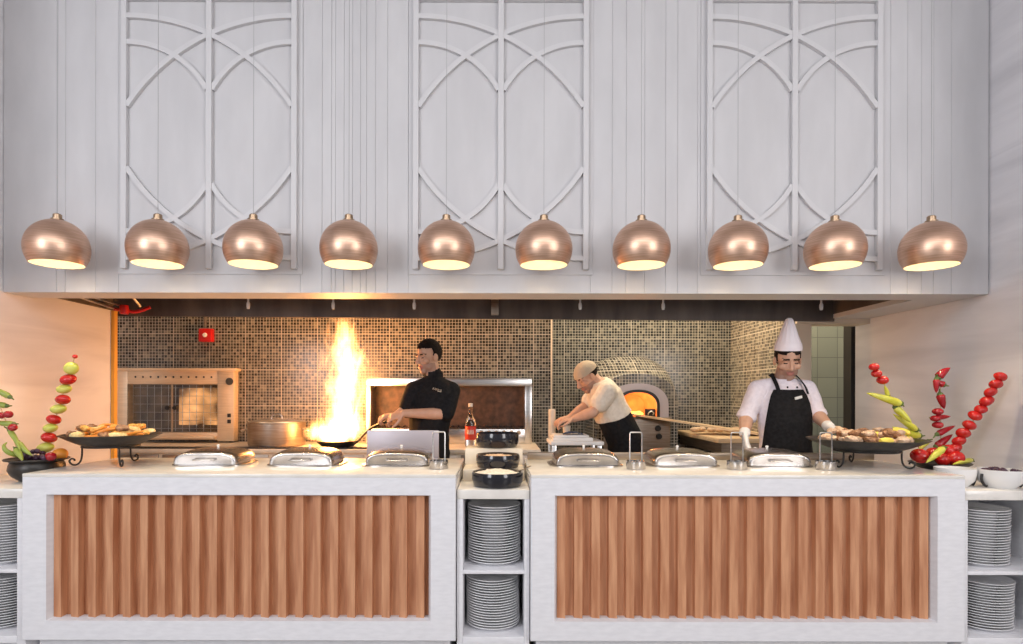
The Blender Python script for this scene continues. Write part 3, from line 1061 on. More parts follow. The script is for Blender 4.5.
# in the bowl
by = 3.02
hook = bez([px(21, 456, by), px(13, 455, by - .03), px(6.5, 452, by - .05), px(4, 447, by - .05), px(7, 443.5, by - .04)], 6)
t = thing('chili_pepper', 'hooked green pepper curling over the rim of the left bowl', 'pepper', hook[0], 'vegetables in the left bowl')
b = BM(); n_ = len(hook); tube(b, hook, [0.014 * (1 - (i / (n_ - 1)) ** 2 * 0.8) for i in range(n_)], 12); obj('pod', b, M['green_pepper'], t, world=True)
b = BM(); tube(b, [hook[0], hook[0] + V((0.02, 0.004, 0.004))], [0.009, 0.003], 8); obj('stem', b, M['stem_green'], t, world=True)
chili(px(16, 450, by - .03), px(23, 461, by - .06), 0.016, 'short straight green pepper lying over the front of the left bowl', 'vegetables in the left bowl', 'green_pepper', 0.1)
gq = None
for i in range(26):
    u, v = R.uniform(24, 47), R.uniform(452, 460)
    p = px(u, v, by + R.uniform(-0.03, 0.10))
    if gq is None:
        b = BM(); ell(b, (0, 0, 0), (0.0135, 0.0135, 0.016), seg=12, rgs=8)
        gq = obj('grape', b, M['grape'])
        gq.location = p
        tag(gq, 'dark purple grape heaped in the left bowl', 'grape', 'grapes in the left bowl')
    else:
        dup(gq, p, (R.uniform(0, 3), R.uniform(0, 3), 0))
o = tomato(px(60.5, 455, 3.12), 0.036, 'orange fruit at the right side of the left bowl', None, 'orange', cat='orange', name='orange')
tomato(px(51, 457.5, 3.03), 0.026, 'dark red tomato half hidden between grapes and orange in the left bowl', None, 'red_pepper')

# right dish with its three skewers
DX, DY = 2.405, 3.26
t = thing('vegetable_dish', 'dark shallow dish of tomatoes with three skewers by the right wall', 'dish', (DX, DY, Z_SHELF))
b = BM(); lathe(b, [(0, 0.0005), (0.085, 0.0005), (0.085, 0.05), (0.10, 0.055), (0.143, 0.080), (0.146, 0.084), (0.141, 0.086), (0.10, 0.062), (0, 0.060)], n=48); obj('pan', b, M['wok'], t)
for i, (u, v, r, lab) in enumerate(((920, 455, 8.2, 'tomato at the left side of the right dish'), (934, 453, 7.4, 'tomato behind the yellow pepper in the right dish'),
                                    (943, 458.5, 7.0, 'front middle tomato in the right dish'), (949, 450, 7.6, 'upper tomato of the heap in the right dish'),
                                    (955, 457, 8.4, 'tomato at the right side of the right dish'))):
    tomato(px(u, v, DY - 0.07 + 0.03 * (i % 2)), r * DY / F_PX, lab, 'tomatoes in the right dish', 'tomato', (0.2, 0.1, i))
chili(px(944, 447, DY - 0.11), px(926, 461, DY - 0.15), 0.016, 'yellow-green pepper lying across the tomatoes in the right dish', None, 'yellow_pepper', 0.1)
chili(px(972, 459, DY - 0.05), px(953, 462, DY - 0.15), 0.012, 'flat green pepper at the right rim of the right dish', None, 'yellow_pepper', 0.1)
# tomatoes
S3 = [(1000.5, 375.5, 5.6), (996, 383, 5.8), (990.5, 391, 5.8), (986.5, 400, 6.4), (981, 408, 5.6), (975.3, 414.5, 6.2), (969.5, 424, 6.2), (963.3, 432, 6.4), (959, 440, 6.2), (955, 447, 6.4)]
ww = ['topmost', 'second from top', 'third from top', 'fourth from top', 'fifth from top', 'sixth from top', 'seventh from top', 'eighth from top', 'ninth from top', 'lowest']
yy = lambda v: DY - 0.04 - 0.13 * (455 - v) / 80
skewer(px(951, 456, yy(456)), px(1001.5, 374, yy(374)), 'bamboo skewer of ten tomatoes leaning right against the marble')
for i, (u, v, r) in enumerate(S3):
    tomato(px(u, v, yy(v)), r * 3.2 / F_PX, ww[i] + ' tomato on the right-leaning skewer', 'tomatoes on the right-leaning skewer', 'tomato', (0, 0.5, i), flat=0.86)
# red peppers, upright
y2 = DY + 0.0
skewer(px(941, 455, y2), px(940, 368, y2), 'bamboo skewer of red peppers standing upright in the right dish')
RG = 'red peppers on the upright skewer'
rp = [((938, 377), (946, 364.5), 0.019, 0.9, 'topmost hooked red pepper on the upright skewer'), ((936.5, 378), (936, 392), 0.014, 0.2, 'hanging red pepper at upper left of the upright skewer'),
      ((944, 392 - 8), (937, 381), 0.015, 0.2, 'short red pepper under the hooked one on the upright skewer'), ((940, 393), (944, 408), 0.018, 0.1, 'straight red pepper halfway up the upright skewer'),
      ((935, 416.5), (951, 415.5), 0.013, 0.1, 'level red pepper across the upright skewer'), ((937, 433.5), (955, 423.5), 0.014, 0.2, 'red pepper pointing right on the upright skewer'),
      ((936, 446), (952, 433), 0.017, 0.1, 'lowest red pepper on the upright skewer')]
for k, (a, c, r, bend, lab) in enumerate(rp):
    chili(px(*a, y2 - 0.02 - 0.006 * (k % 3)), px(*c, y2 - 0.025), r, lab, RG, 'red_pepper', bend, 1.2 * k)
for u, v, r, lab in ((938, 410.5, 5.0, 'upper small round red pepper on the upright skewer'), (935.5, 417.5, 4.6, 'middle small round red pepper on the upright skewer'), (938, 424, 5.0, 'lower small round red pepper on the upright skewer')):
    tomato(px(u, v, y2 - 0.03), r * y2 / F_PX, lab, RG, 'red_pepper', cat='pepper', name='round_pepper', flat=0.8)
# yellow peppers leaning left
yq = lambda v: DY + 0.05 - 0.16 * (455 - v) / 80
skewer(px(924, 456, yq(456)), px(872.5, 362, yq(362)), 'bamboo skewer of yellow peppers leaning left over the wok')
YG = 'vegetables on the left-leaning skewer'
for i, (u, v, r) in enumerate(((874.2, 366.2, 4.9), (876.7, 372.8, 5.0), (882.7, 379.3, 5.6))):
    tomato(px(u, v, yq(v)), r * 3.15 / F_PX, ('topmost', 'middle', 'lowest')[i] + ' of three small tomatoes on the left-leaning skewer', YG, 'tomato', cat='tomato', flat=0.88)
yp = [((888, 395), (885, 384), 0.010, 0.3, 'thin upright yellow-green pepper below the tomatoes on the left-leaning skewer'),
      ((901, 403), (868, 391), 0.018, 0.15, 'uppermost long yellow pepper pointing left on the skewer'), ((895, 406), (911, 422), 0.017, 0.2, 'yellow pepper slanting down right below the longest one'),
      ((917, 429), (893, 414), 0.015, 0.1, 'orange-tinted yellow pepper, middle of the left-leaning skewer'), ((920, 435), (891, 428), 0.019, 0.2, 'broad yellow pepper pointing left near the wok rim'),
      ((916, 440), (897, 440), 0.014, 0.2, 'low yellow pepper just above the wok rim'), ((928, 440), (918, 449), 0.013, 0.2, 'lowest yellow pepper at the foot of the left-leaning skewer')]
for k, (a, c, r, bend, lab) in enumerate(yp):
    y_ = yq(a[1]) - 0.015 * (k % 2)
    chili(px(*a, y_), px(*c, y_ - 0.02), r, lab, YG, 'yellow_pepper', bend, 0.9 * k)


# white two-handled bowls on the right cabinet
def white_bowl(x, y, r, label, dark):
    t = thing('white_bowl', label, 'bowl', (x, y, Z_SHELF + 0.0005))
    h = 0.088
    pr = [(0, 0.0), (r * 0.62, 0), (r * 0.66, 0.006), (r * 0.90, h * 0.32), (r * 0.985, h * 0.7), (r, h), (r - 0.005, h), (r * 0.95, h * 0.7), (r * 0.86, h * 0.34), (r * 0.6, 0.012), (0, 0.012)]
    b = BM(); lathe(b, pr, n=48); obj('shell', b, M['china_bowl'], t)
    for s in (-1, 1):
        b = BM()
        tube(b, bez([(s * r * 1.0, -0.01, h * 0.75), (s * (r + 0.004), -0.012, h * 0.45), (s * (r * 0.93), -0.015, h * 0.15), (s * (r * 0.82), -0.02, 0.007)], 6), 0.006, 8)
        obj('bracket', b, M['black'], t)
    if dark:
        q = BM(); bmesh.ops.create_icosphere(q, subdivisions=2, radius=0.013)
        for v in q.verts:
            v.co *= 1 + 0.3 * noise.noise(v.co * 90)
        first = None
        for i in range(34):
            rr, a = r * 0.78 * math.sqrt(R.random()), R.uniform(0, 6.28)
            loc = (x + rr * cos(a), y + rr * sin(a), Z_SHELF + h - 0.018 + 0.022 * (1 - rr / r))
            if first is None:
                first = obj('olive', q, M['grape'])
                first.location = loc
                tag(first, 'dark olive heaped in the rightmost white bowl', 'olive', 'olives in the white bowl')
            else:
                dup(first, loc, (R.uniform(0, 3), R.uniform(0, 3), 0))


white_bowl(2.459, 2.93, 0.098, 'rightmost white bowl with dark olives on the right cabinet', True)
white_bowl(2.279, 2.985, 0.0885, 'white bowl half hidden by the counter end, beside the olive bowl', False)

# ------------------------------------------------------------------ cooking range along the left back wall
RZ = 0.94
t = thing('cooking_range', 'long cream and steel cooking range along the back wall behind the dark-clad chef', 'cooking range', (-1.3, 4.5, 0))
b = BM(); box(b, -3.5, 0.33, 4.50, 5.19, RZ - 0.03, RZ, 0.004); obj('worktop', b, M['cream_stone'], t, world=True)
b = BM(); box(b, -3.5, 0.33, 4.53, 5.18, 0.12, RZ - 0.03, 0.003); obj('body', b, M['cream_stone'], t, world=True)
for x0, x1 in ((-3.4, -2.55), (-2.52, -1.72), (-1.69, -1.0), (-0.97, -0.3), (-0.27, 0.3)):
    b = BM(); box(b, x0, x1, 4.515, 4.53, 0.2, RZ - 0.045, 0.003)
    d = obj('door', b, M['dull_steel'], t, world=True)
b = BM()
for i in range(60):
    x = -2.9 + i * 0.034
    box(b, x, x + 0.02, 4.515, 4.60, RZ, RZ + 0.008)
box(b, -2.9, -0.87, 4.512, 4.522, RZ, RZ + 0.010)
box(b, -2.9, -0.87, 4.592, 4.602, RZ, RZ + 0.010)
obj('drain_grille', b, M['black'], t, smooth=False, world=True)
b = BM(); box(b, -3.4, 0.2, 4.6, 5.1, 0, 0.12); obj('plinth', b, M['black_plastic'], t, world=True)

# rotisserie oven
OY = 5.10
ox0, ox1, oz0, oz1 = xu(114.5, OY), xu(234, OY), RZ + 0.001, zv(370, OY)
t = thing('rotisserie_oven', 'boxy steel rotisserie oven with two glass doors on the range at left', 'oven', ((ox0 + ox1) / 2, OY, RZ))
fr0, fr1 = xu(127.5, OY), xu(217.5, OY)
gz0, gz1 = zv(433, OY), zv(385, OY)
b = BM()
box(b, ox0, fr0, OY, OY + 0.09, oz0 + 0.02, oz1 - 0.012, 0.003)
box(b, fr0, fr1, OY, OY + 0.09, gz1, oz1 - 0.012, 0.003)
box(b, fr0, fr1, OY, OY + 0.09, oz0 + 0.02, gz0, 0.003)

obj('body', b, M['firelit_steel'], t, world=True)
b = BM(); box(b, fr1, ox1, OY - 0.004, OY + 0.09, oz0 + 0.01, oz1 - 0.012, 0.004)
cp = obj('control_panel', b, M['firelit_steel'], t, world=True)
b = BM(); tube(b, [px(229.5, 382, OY - .004), px(229.5, 382, OY - 0.03)], [0.032, 0.028], 20)
obj('knob', b, M['black_plastic'], cp, world=False).location = -cp.parent.location
for v in (416, 422):
    b = BM(); c = px(229.5, v, OY); box(b, c.x - .015, c.x + .015, OY - 0.010, OY - 0.003, c.z - .016, c.z + .016, 0.003)
    obj('switch', b, M['black_plastic'], cp).location = -cp.parent.location
b = BM(); box(b, ox0 - 0.015, ox1 + 0.022, OY - 0.02, OY + 0.09, oz1 - 0.014, oz1 + 0.010, 0.004); obj('top_plate', b, M['firelit_steel'], t, world=True)
for i in range(11):
    c = px(135.5 + i * 7.6, 377.7, OY)
    b = BM(); tube(b, [(c.x, OY - 0.0035, c.z), (c.x, OY + 0.002, c.z)], 0.008, 12); obj('vent_hole', b, M['black_plastic'], t, world=True)
b = BM(); box(b, fr0 - .01, fr1 + .01, OY + 0.08, OY + 0.089, gz0, gz1); obj('back_wall', b, noisy('greasy_oven_wall', (0.10, 0.08, 0.065), (0.42, 0.32, 0.22), (3, 3, 3), 1.5, 0.6), t, world=True)
mid = (fr0 + fr1) / 2
for x0, x1, hx in ((fr0 + .002, mid - 0.002, mid - 0.035), (mid + 0.002, fr1 - .002, mid + 0.03)):
    b = BM(); box(b, x0, x1, OY - 0.006, OY - 0.001, gz0 + .002, gz1 - .002); d = obj('glass_door', b, M['glass'], t, world=True, smooth=False)
    e_ = x1 if x1 < mid else x0
    b = BM(); box(b, e_ - 0.005, e_ + 0.005, OY - 0.009, OY - 0.0065, gz0 + .002, gz1 - .002); obj('door_edge', b, M['firelit_steel'], d, smooth=False).location = -t.location
    b = BM(); lathe(b, [(0, 0), (0.018, 0), (0.018, 0.02), (0, 0.022)], n=14); q = obj('knob', b, M['black_plastic'], d)
    q.rotation_euler = (pi / 2, 0, 0)
    q.location = V((hx, OY - 0.006, zv(408.5, OY))) - t.location
b = BM()
for i in range(13):
    x = fr0 + 0.02 + i * (fr1 - fr0 - 0.04) / 12
    tube(b, [(x, OY + 0.05, gz0 + .005), (x, OY + 0.05, gz1 - .005)], 0.002, 6)
for i in range(6):
    z = gz0 + 0.03 + i * (gz1 - gz0 - 0.06) / 5
    tube(b, [(fr0 + .005, OY + 0.05, z), (fr1 - .005, OY + 0.05, z)], 0.002, 6)
obj('rack', b, M['steel'], t, world=True)
b = BM(); box(b, xu(150, OY), fr1 - 0.005, OY - 0.06, OY - 0.001, oz0 + 0.035, oz0 + 0.055, 0.003); obj('drip_tray', b, M['firelit_steel'], t, world=True)
b = BM()
for x in (ox0 + 0.04, ox1 - 0.04):
    for y in (OY + 0.04, OY + 0.07):
        lathe(b, [(0, 0), (0.016, 0), (0.016, 0.022), (0, 0.022)], (x, y, oz0), 12)
obj('foot', b, M['black_plastic'], t, world=True)
bm_, n, l, p = new_mat('flame_reflection_glow')  # orange noise glow painted as the flame mirrored in the oven glass
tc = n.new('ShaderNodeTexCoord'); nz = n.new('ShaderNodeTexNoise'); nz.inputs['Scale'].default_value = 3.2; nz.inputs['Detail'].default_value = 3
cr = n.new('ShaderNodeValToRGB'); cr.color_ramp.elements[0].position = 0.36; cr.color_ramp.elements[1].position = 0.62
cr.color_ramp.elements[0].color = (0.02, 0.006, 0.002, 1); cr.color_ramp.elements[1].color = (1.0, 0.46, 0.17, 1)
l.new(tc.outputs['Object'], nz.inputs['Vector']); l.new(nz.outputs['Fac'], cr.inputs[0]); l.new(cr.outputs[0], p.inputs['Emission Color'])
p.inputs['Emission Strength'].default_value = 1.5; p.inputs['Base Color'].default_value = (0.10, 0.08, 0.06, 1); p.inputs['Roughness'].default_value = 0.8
b = BM(); box(b, mid + 0.02, fr1 - 0.004, OY + 0.066, OY + 0.0795, gz0 + 0.06, gz1 - 0.03, 0.003); obj('flame_reflection_plate', b, bm_, t, world=True)  # added glowing plate, imitates the flame's reflection in the right door

# stock pot with lid
PY = 4.82
pc = px(277, 441, PY); pc.z = RZ + 0.001
t = thing('stock_pot', 'wide lidded steel pot between the oven and the flames', 'pot', pc)
pr_ = 27.5 * PY / F_PX
ph = 0.18
b = BM(); lathe(b, [(0, 0), (pr_ - .02, 0), (pr_ - 0.004, 0.008), (pr_, 0.03), (pr_, ph), (pr_ + 0.006, ph + 0.003), (pr_ + .006, ph + 0.008), (pr_ - 0.004, ph + 0.008), (pr_ - .004, 0.03), (0, 0.02)], n=40); obj('pan', b, M['dull_steel'], t)
b = BM(); lathe(b, [(0, ph + 0.009), (pr_ - .002, ph + 0.009), (pr_ - 0.01, ph + 0.018), (pr_ * .6, ph + 0.028), (0, ph + 0.034)], n=40); ld = obj('lid', b, M['steel'], t)
b = BM(); tube(b, bez([(-0.045, 0, ph + 0.030), (-0.035, 0, ph + 0.060), (0, 0, ph + 0.075), (0.035, 0, ph + 0.060), (0.045, 0, ph + 0.030)], 6), 0.006, 8); obj('handle', b, M['steel'], ld)
for s in (-1, 1):
    b = BM(); tube(b, bez([(s * (pr_ - .002), -0.05, ph * .75), (s * (pr_ + 0.045), -0.045, ph * .68), (s * (pr_ + 0.055), 0, ph * .64), (s * (pr_ + 0.045), 0.045, ph * .68), (s * (pr_ - .002), 0.05, ph * .75)], 6), 0.006, 8); obj('handle', b, M['steel'], t)

# flaming frying pan and the flame
FY = 4.64
fc = V((xu(338, FY), FY, RZ + 0.012))
t = thing('frying_pan', 'black frying pan with a long handle under the flames', 'pan', fc)
b = BM(); lathe(b, [(0, 0), (0.12, 0), (0.155, 0.03), (0.165, 0.045), (0.160, 0.045), (0.15, 0.032), (0.118, 0.005), (0, 0.005)], n=40); obj('pan', b, M['black'], t)
HAND_D = px(393, 419, 4.16)
hv = HAND_D - fc
b = BM(); tube(b, bez([V((0.155, -0.03, 0.035)), hv * 0.62 + V((0, 0, 0.01)), hv + V((0.0, 0, -0.004)), hv * 1.10], 8), [0.010] * 24 + [0.012], 10); obj('handle', b, M['black'], t)

flame = BM()
FH = 1.06
AX = [(0.0, -0.02), (0.06, -0.025), (0.15, 0.01), (0.25, 0.05), (0.45, 0.065), (0.75, 0.06), (1.0, 0.03)]      # sideways lean with height
RD = [(0.0, 0.05), (0.04, 0.20), (0.09, 0.25), (0.17, 0.22), (0.27, 0.19), (0.45, 0.188), (0.65, 0.19), (0.80, 0.168), (0.92, 0.11), (1.0, 0.03)]


def lut(T, q):
    for (a_, x_), (c_, y_) in zip(T, T[1:]):
        if q <= c_:
            return x_ + (y_ - x_) * (q - a_) / (c_ - a_)
    return T[-1][1]


prof_f = [(0.0, 0.0)] + [(lut(RD, i / 40) * 1.08, FH * i / 40) for i in range(0, 41)] + [(0, FH + 0.004)]
lathe(flame, prof_f, n=48)
for v in flame.verts:
    q = min(max(v.co.z / FH, 0), 1)
    k = 1 + 0.30 * noise.noise(V((v.co.x * 8, v.co.y * 8, v.co.z * 4.5))) * min(1, q * 6)
    v.co.x *= k
    v.co.y *= k * 0.8
    v.co.x += lut(AX, q)
fl = obj('flame', flame, M['bulb'], None)
fl.location = fc + V((0.0, 0, 0.008))
tag(fl, 'tall bright column of flame leaping from the frying pan', 'flame')
m, n, l, p = new_mat('fire')
n.remove(p)
out = n['Material Output']
tc = n.new('ShaderNodeTexCoord')


def mth(op, a, c=None, clamp=False):
    q = n.new('ShaderNodeMath')
    q.operation = op
    q.use_clamp = clamp
    for i, x in enumerate((a, c)):
        if x is None:
            continue
        if isinstance(x, (int, float)):
            q.inputs[i].default_value = x
        else:
            l.new(x, q.inputs[i])
    return q.outputs[0]


sx = n.new('ShaderNodeSeparateXYZ'); l.new(tc.outputs['Object'], sx.inputs[0])
mp = n.new('ShaderNodeMapping'); mp.inputs['Scale'].default_value = (9, 9, 3.4); l.new(tc.outputs['Object'], mp.inputs[0])
nz = n.new('ShaderNodeTexNoise'); nz.inputs['Scale'].default_value = 1.3; nz.inputs['Detail'].default_value = 6; nz.inputs['Roughness'].default_value = 0.62; nz.inputs['Distortion'].default_value = 1.3
l.new(mp.outputs[0], nz.inputs['Vector'])
hh = mth('DIVIDE', sx.outputs[2], FH)


def curve(T, scale, off=0.0):
    fcv = n.new('ShaderNodeFloatCurve')
    cv = fcv.mapping.curves[0]
    P = [(q, (x - off) / scale) for q, x in T]
    cv.points[0].location = P[0]
    cv.points[1].location = P[-1]
    for q in P[1:-1]:
        cv.points.new(*q)
    fcv.mapping.update()
    l.new(hh, fcv.inputs[1])
    return mth('ADD', mth('MULTIPLY', fcv.outputs[0], scale), off)


rad_ = curve(RD, 0.30)
cx = mth('SUBTRACT', sx.outputs[0], curve(AX, 0.2, -0.1))
cy = mth('MULTIPLY', sx.outputs[1], 1.25)
r2 = mth('SQRT', mth('ADD', mth('MULTIPLY', cx, cx), mth('MULTIPLY', cy, cy)))
d_ = mth('SUBTRACT', 1.0, mth('DIVIDE', r2, rad_))                       # 1 on the axis, 0 at the edge
nn_ = mth('MULTIPLY', mth('SUBTRACT', nz.outputs['Fac'], 0.54), mth('ADD', 2.2, mth('MULTIPLY', hh, 2.0)))
dens = mth('MAXIMUM', mth('ADD', mth('MULTIPLY', d_, 1.1), nn_), 0.0)
core = mth('POWER', dens, 2.2)
fade = mth('POWER', mth('SUBTRACT', 1.08, hh), 1.3)
st = mth('MULTIPLY', mth('MULTIPLY', core, fade), 280.0)
em = n.new('ShaderNodeEmission')
em.inputs[0].default_value = (1.0, 0.40, 0.12, 1)
l.new(st, em.inputs[1])
l.new(em.outputs[0], out.inputs['Volume'])
fl.data.materials[0] = m
lg = bpy.data.lights.new('flame_light', 'POINT'); lg.energy = 50; lg.color = (1.0, 0.40, 0.10); lg.shadow_soft_size = 0.16
lo = bpy.data.objects.new('flame_light', lg); COL.objects.link(lo); lo.parent = fl; lo.location = (0.05, -0.0, 0.42)

# red alarm call point on the mosaic
t = thing('alarm_box', 'small red alarm box on the mosaic wall above the oven', 'alarm box', px(206.5, 336, 5.19))
b = BM(); c = px(206.5, 336, 5.17); box(b, c.x - .057, c.x + .057, 5.14, 5.199, c.z - .057, c.z + .057, 0.008); obj('case', b, M['red'], t, world=True)
b = BM(); lathe(b, [(0, 0), (0.020, 0), (0.016, 0.010), (0, 0.012)], n=20); q = obj('button', b, M['white_plain'], t); q.rotation_euler = (pi / 2, 0, 0); q.location = V((c.x, 5.14, c.z)) - t.location
b = BM(); tube(b, [(c.x - .02, 5.19, c.z + 0.055), (c.x - .02, 5.19, 2.59)], 0.010, 8); obj('conduit', b, M['dull_steel'], t, world=True)

# charcoal grill opening in the back wall
GY = 5.0
gx0, gx1, gzA, gzB = xu(366, GY), xu(532, GY), RZ + 0.001, zv(378, GY)
t = thing('charcoal_grill', 'wide steel framed grill opening with dark firebox behind the dark-clad chef', 'grill', ((gx0 + gx1) / 2, GY, RZ))
b = BM()
box(b, gx0, gx1, GY, GY + 0.195, zv(386, GY), gzB, 0.004)
box(b, gx0, xu(371, GY), GY, GY + 0.195, gzA, zv(386, GY), 0.004)
box(b, xu(525, GY), gx1, GY, GY + 0.195, gzA, zv(386, GY), 0.004)
box(b, xu(371, GY), xu(525, GY), GY, GY + 0.195, gzA, zv(429, GY), 0.004)
obj('frame', b, M['steel'], t, world=True)
b = BM(); box(b, xu(371, GY), xu(525, GY), GY + 0.17, GY + 0.195, zv(429, GY), zv(386, GY)); obj('firebox', b, noisy('sooty_firebrick', (0.03, 0.02, 0.016), (0.10, 0.055, 0.04), (6, 6, 6), 3, 0.6), t, world=True)
b = BM()
for i in range(22):
    x = xu(374, GY) + i * 0.058
    tube(b, [(x, GY + 0.01, zv(428, GY)), (x, GY + 0.165, zv(427, GY))], 0.006, 6)
obj('grate', b, M['black'], t, world=True)
for i in range(7):
    c = px(474 + i * 7.5, 432.5, GY)
    b = BM(); lathe(b, [(0, 0), (0.018, 0), (0.014, 0.022), (0, 0.025)], n=14); q = obj('knob', b, M['copper_dark'], t); q.rotation_euler = (pi / 2, 0, 0); q.location = V((c.x, GY - 0.001, c.z)) - t.location

# bottle on the range
BY = 4.76
t = thing('bottle', 'clear glass bottle with a red label on the range beside the dark-clad chef', 'bottle', (xu(470.5, BY), BY, RZ + 0.001))
b = BM(); lathe(b, [(0, 0), (0.040, 0), (0.043, 0.006), (0.043, 0.185), (0.036, 0.215), (0.018, 0.245), (0.015, 0.30), (0.017, 0.305), (0.017, 0.315), (0, 0.315)], n=28); obj('glass_body', b, M['bottle_glass'], t)
b = BM(); lathe(b, [(0.0435, 0.055), (0.0442, 0.056), (0.0442, 0.160), (0.0435, 0.161)], n=28); lb = obj('label', b, M['label_red'], t)
b = BM()
for i in range(5):
    a = -pi / 2 - 0.55 + i * 0.26
    tube(b, [(0.0446 * cos(a), 0.0446 * sin(a), 0.10), (0.0446 * cos(a + .07), 0.0446 * sin(a + .07), 0.135)], 0.0016, 6)
    tube(b, [(0.0446 * cos(a + .07), 0.0446 * sin(a + .07), 0.135), (0.0446 * cos(a + .14), 0.0446 * sin(a + .14), 0.10)], 0.0016, 6)
obj('lettering', b, M['white_plain'], lb)
b = BM(); lathe(b, [(0, 0.3155), (0.017, 0.3155), (0.017, 0.342), (0, 0.344)], n=20); obj('cap', b, M['white_plain'], t)

# ------------------------------------------------------------------ pizza oven
QX, QY = xu(638, 5.12), 5.14
t = thing('pizza_oven', 'domed mosaic pizza oven with grey arch and glowing mouth in the back wall', 'oven', (QX, QY, 0))


def arch_ring(hw, zb, zt, y, n=28, p=2.3):
    out = [V((QX - hw, y, zb)), V((QX + hw, y, zb))]
    zs = zt - min(hw * 0.75, zt - zb)
    for i in range(n + 1):
        a = pi * i / n
        c, s = cos(a), sin(a)
        out.append(V((QX + hw * math.copysign(abs(c) ** (2 / p), c), y, zs + (zt - zs) * abs(s) ** (2 / p))))
    return out


def arch_shell(bm, y0, y1, o_, i_):
    """arch-shaped plate from y0 to y1 with an arch hole"""
    rings(bm, [arch_ring(*o_, y0), arch_ring(*o_, y1), arch_ring(*i_, y1), arch_ring(*i_, y0)], cap=False, closed=True)


b = BM()
OPN = (0.172, 1.165, 1.386)
rs = [arch_ring(0.345, 0.55, 1.535, QY), arch_ring(0.352, 0.55, 1.545, QY + 0.01)]
for i in range(1, 9):
    q = i / 8
    rs.append(arch_ring(0.352 + 0.035 * sin(q * pi / 2), 0.55, 1.545 + 0.175 * sin(q * pi / 2 * 0.95), QY + 0.01 + 0.44 * q))
rings(b, rs, cap=False)
vv = [v for v in b.verts]
arch_shell(b, QY, QY + 0.02, (0.345, 0.55, 1.535), OPN)
obj('dome', b, M['mosaic'], t, world=True, angle=60)
b = BM(); arch_shell(b, QY - 0.02, QY - 0.001, (0.262, 1.160, 1.452), OPN); obj('arch_plate', b, M['arch_grey'], t, world=True)
b = BM(); arch_shell(b, QY - 0.028, QY - 0.0205, (0.185, 1.163, 1.398), (0.160, 1.170, 1.375)); obj('mouth_rim', b, M['black'], t, world=True)
b = BM()
rings(b, [arch_ring(0.172, 1.165, 1.386, QY + 0.021), arch_ring(0.21, 1.163, 1.41, QY + 0.06), arch_ring(0.22, 1.163, 1.42, QY + 0.25), arch_ring(0.16, 1.163, 1.36, QY + 0.40)], cap=False)
b.faces.new([b.verts.new(v) for v in arch_ring(0.16, 1.163, 1.36, QY + 0.40)])
obj('chamber', b, M['clay'], t, world=True)
b = BM(); c = V((QX + 0.10, QY - 0.03, 1.20)); box(b, c.x - .045, c.x + .045, QY - 0.045, QY - 0.03, 1.166, 1.235, 0.004); dd = obj('vent_flap', b, M['black'], t, world=True)
b = BM(); tube(b, bez([(c.x - .02, QY - 0.046, 1.185), (c.x - 0.022, QY - 0.07, 1.20), (c.x, QY - 0.075, 1.215), (c.x + 0.022, QY - 0.07, 1.20), (c.x + .02, QY - 0.046, 1.185)], 5), 0.005, 8)
obj('handle', b, M['steel'], dd).location = -t.location
b = BM(); box(b, QX - 0.29, QX + 0.27, QY - 0.04, QY - 0.001, 0.55, 1.155, 0.005); fp = obj('front_panel', b, M['dull_steel'], t, world=True)
b = BM(); box(b, QX - 0.30, QX + 0.28, QY - 0.07, QY - 0.001, 1.1555, 1.1620, 0.002); obj('sill', b, M['dull_steel'], t, world=True)
for u, v in ((633, 432), (658, 428), (659, 436)):
    cc = px(u, v, QY - 0.04)
    b = BM(); lathe(b, [(0, 0), (0.026, 0), (0.022, 0.022), (0, 0.024)], n=16); q = obj('knob', b, M['black_plastic'], fp); q.rotation_euler = (pi / 2, 0, 0); q.location = V((cc.x, QY - 0.0405, cc.z)) - t.location
b = BM(); box(b, QX - 0.33, QX + 0.33, QY + 0.02, 5.595, 0, 0.55); obj('base', b, M['cream_stone'], t, world=True)
# embers and their light
b = BM()
for i in range(16):
    a = R.uniform(0, 6.28); ell(b, (QX - 0.02 + 0.11 * R.uniform(-1, 1), QY + 0.27 + 0.06 * R.uniform(-1, 1), 1.178 + R.uniform(0, 0.02)), (0.025, 0.02, 0.014), seg=8, rgs=6)
o = obj('ember_bed', b, emit('ember', (1.0, 0.35, 0.06), 4)); tag(o, 'glowing embers inside the pizza oven', 'embers'); o['kind'] = 'stuff'
lg = bpy.data.lights.new('ember_light', 'POINT'); lg.energy = 2.5; lg.color = (1.0, 0.45, 0.14); lg.shadow_soft_size = 0.05
lo = bpy.data.objects.new('ember_light', lg); COL.objects.link(lo); lo.parent = o; lo.location = (QX + 0.07, QY + 0.26, 1.27)

# pizza work table
TX0, TX1, TY0, TY1, TZ = 1.647, 2.172, 4.46, 5.59, 1.03
t = thing('work_table', 'pale wooden topped work table between the pizza oven and tall-hatted chef', 'table', ((TX0 + TX1) / 2, TY0, 0))
b = BM(); box(b, TX0, TX1, TY0, TY1, TZ - 0.035, TZ, 0.004); obj('tabletop', b, M['pale_wood'], t, world=True)
b = BM(); box(b, TX0 + .04, TX1 - .04, TY0 + 0.05, TY1 - .05, TZ - 0.12, TZ - 0.036); obj('apron_frame', b, M['dull_steel'], t, world=True)
for x in (TX0 + 0.05, TX1 - 0.05):
    for y in (TY0 + 0.06, TY1 - 0.06):
        b = BM(); box(b, x - .03, x + .03, y - .03, y + .03, 0, TZ - 0.121, 0.004); obj('leg', b, M['dull_steel'], t, world=True)
b = BM(); box(b, TX0 + .03, TX1 - .03, TY0 + .03, TY1 - .1, 0.55, 0.58, 0.003); obj('lower_shelf', b, M['black_plastic'], t, world=True)
t = thing('pizza_peel', 'long pale wooden pizza peel lying from the oven mouth to the table', 'pizza peel', (1.6, 5.0, 1.1))
b = BM()
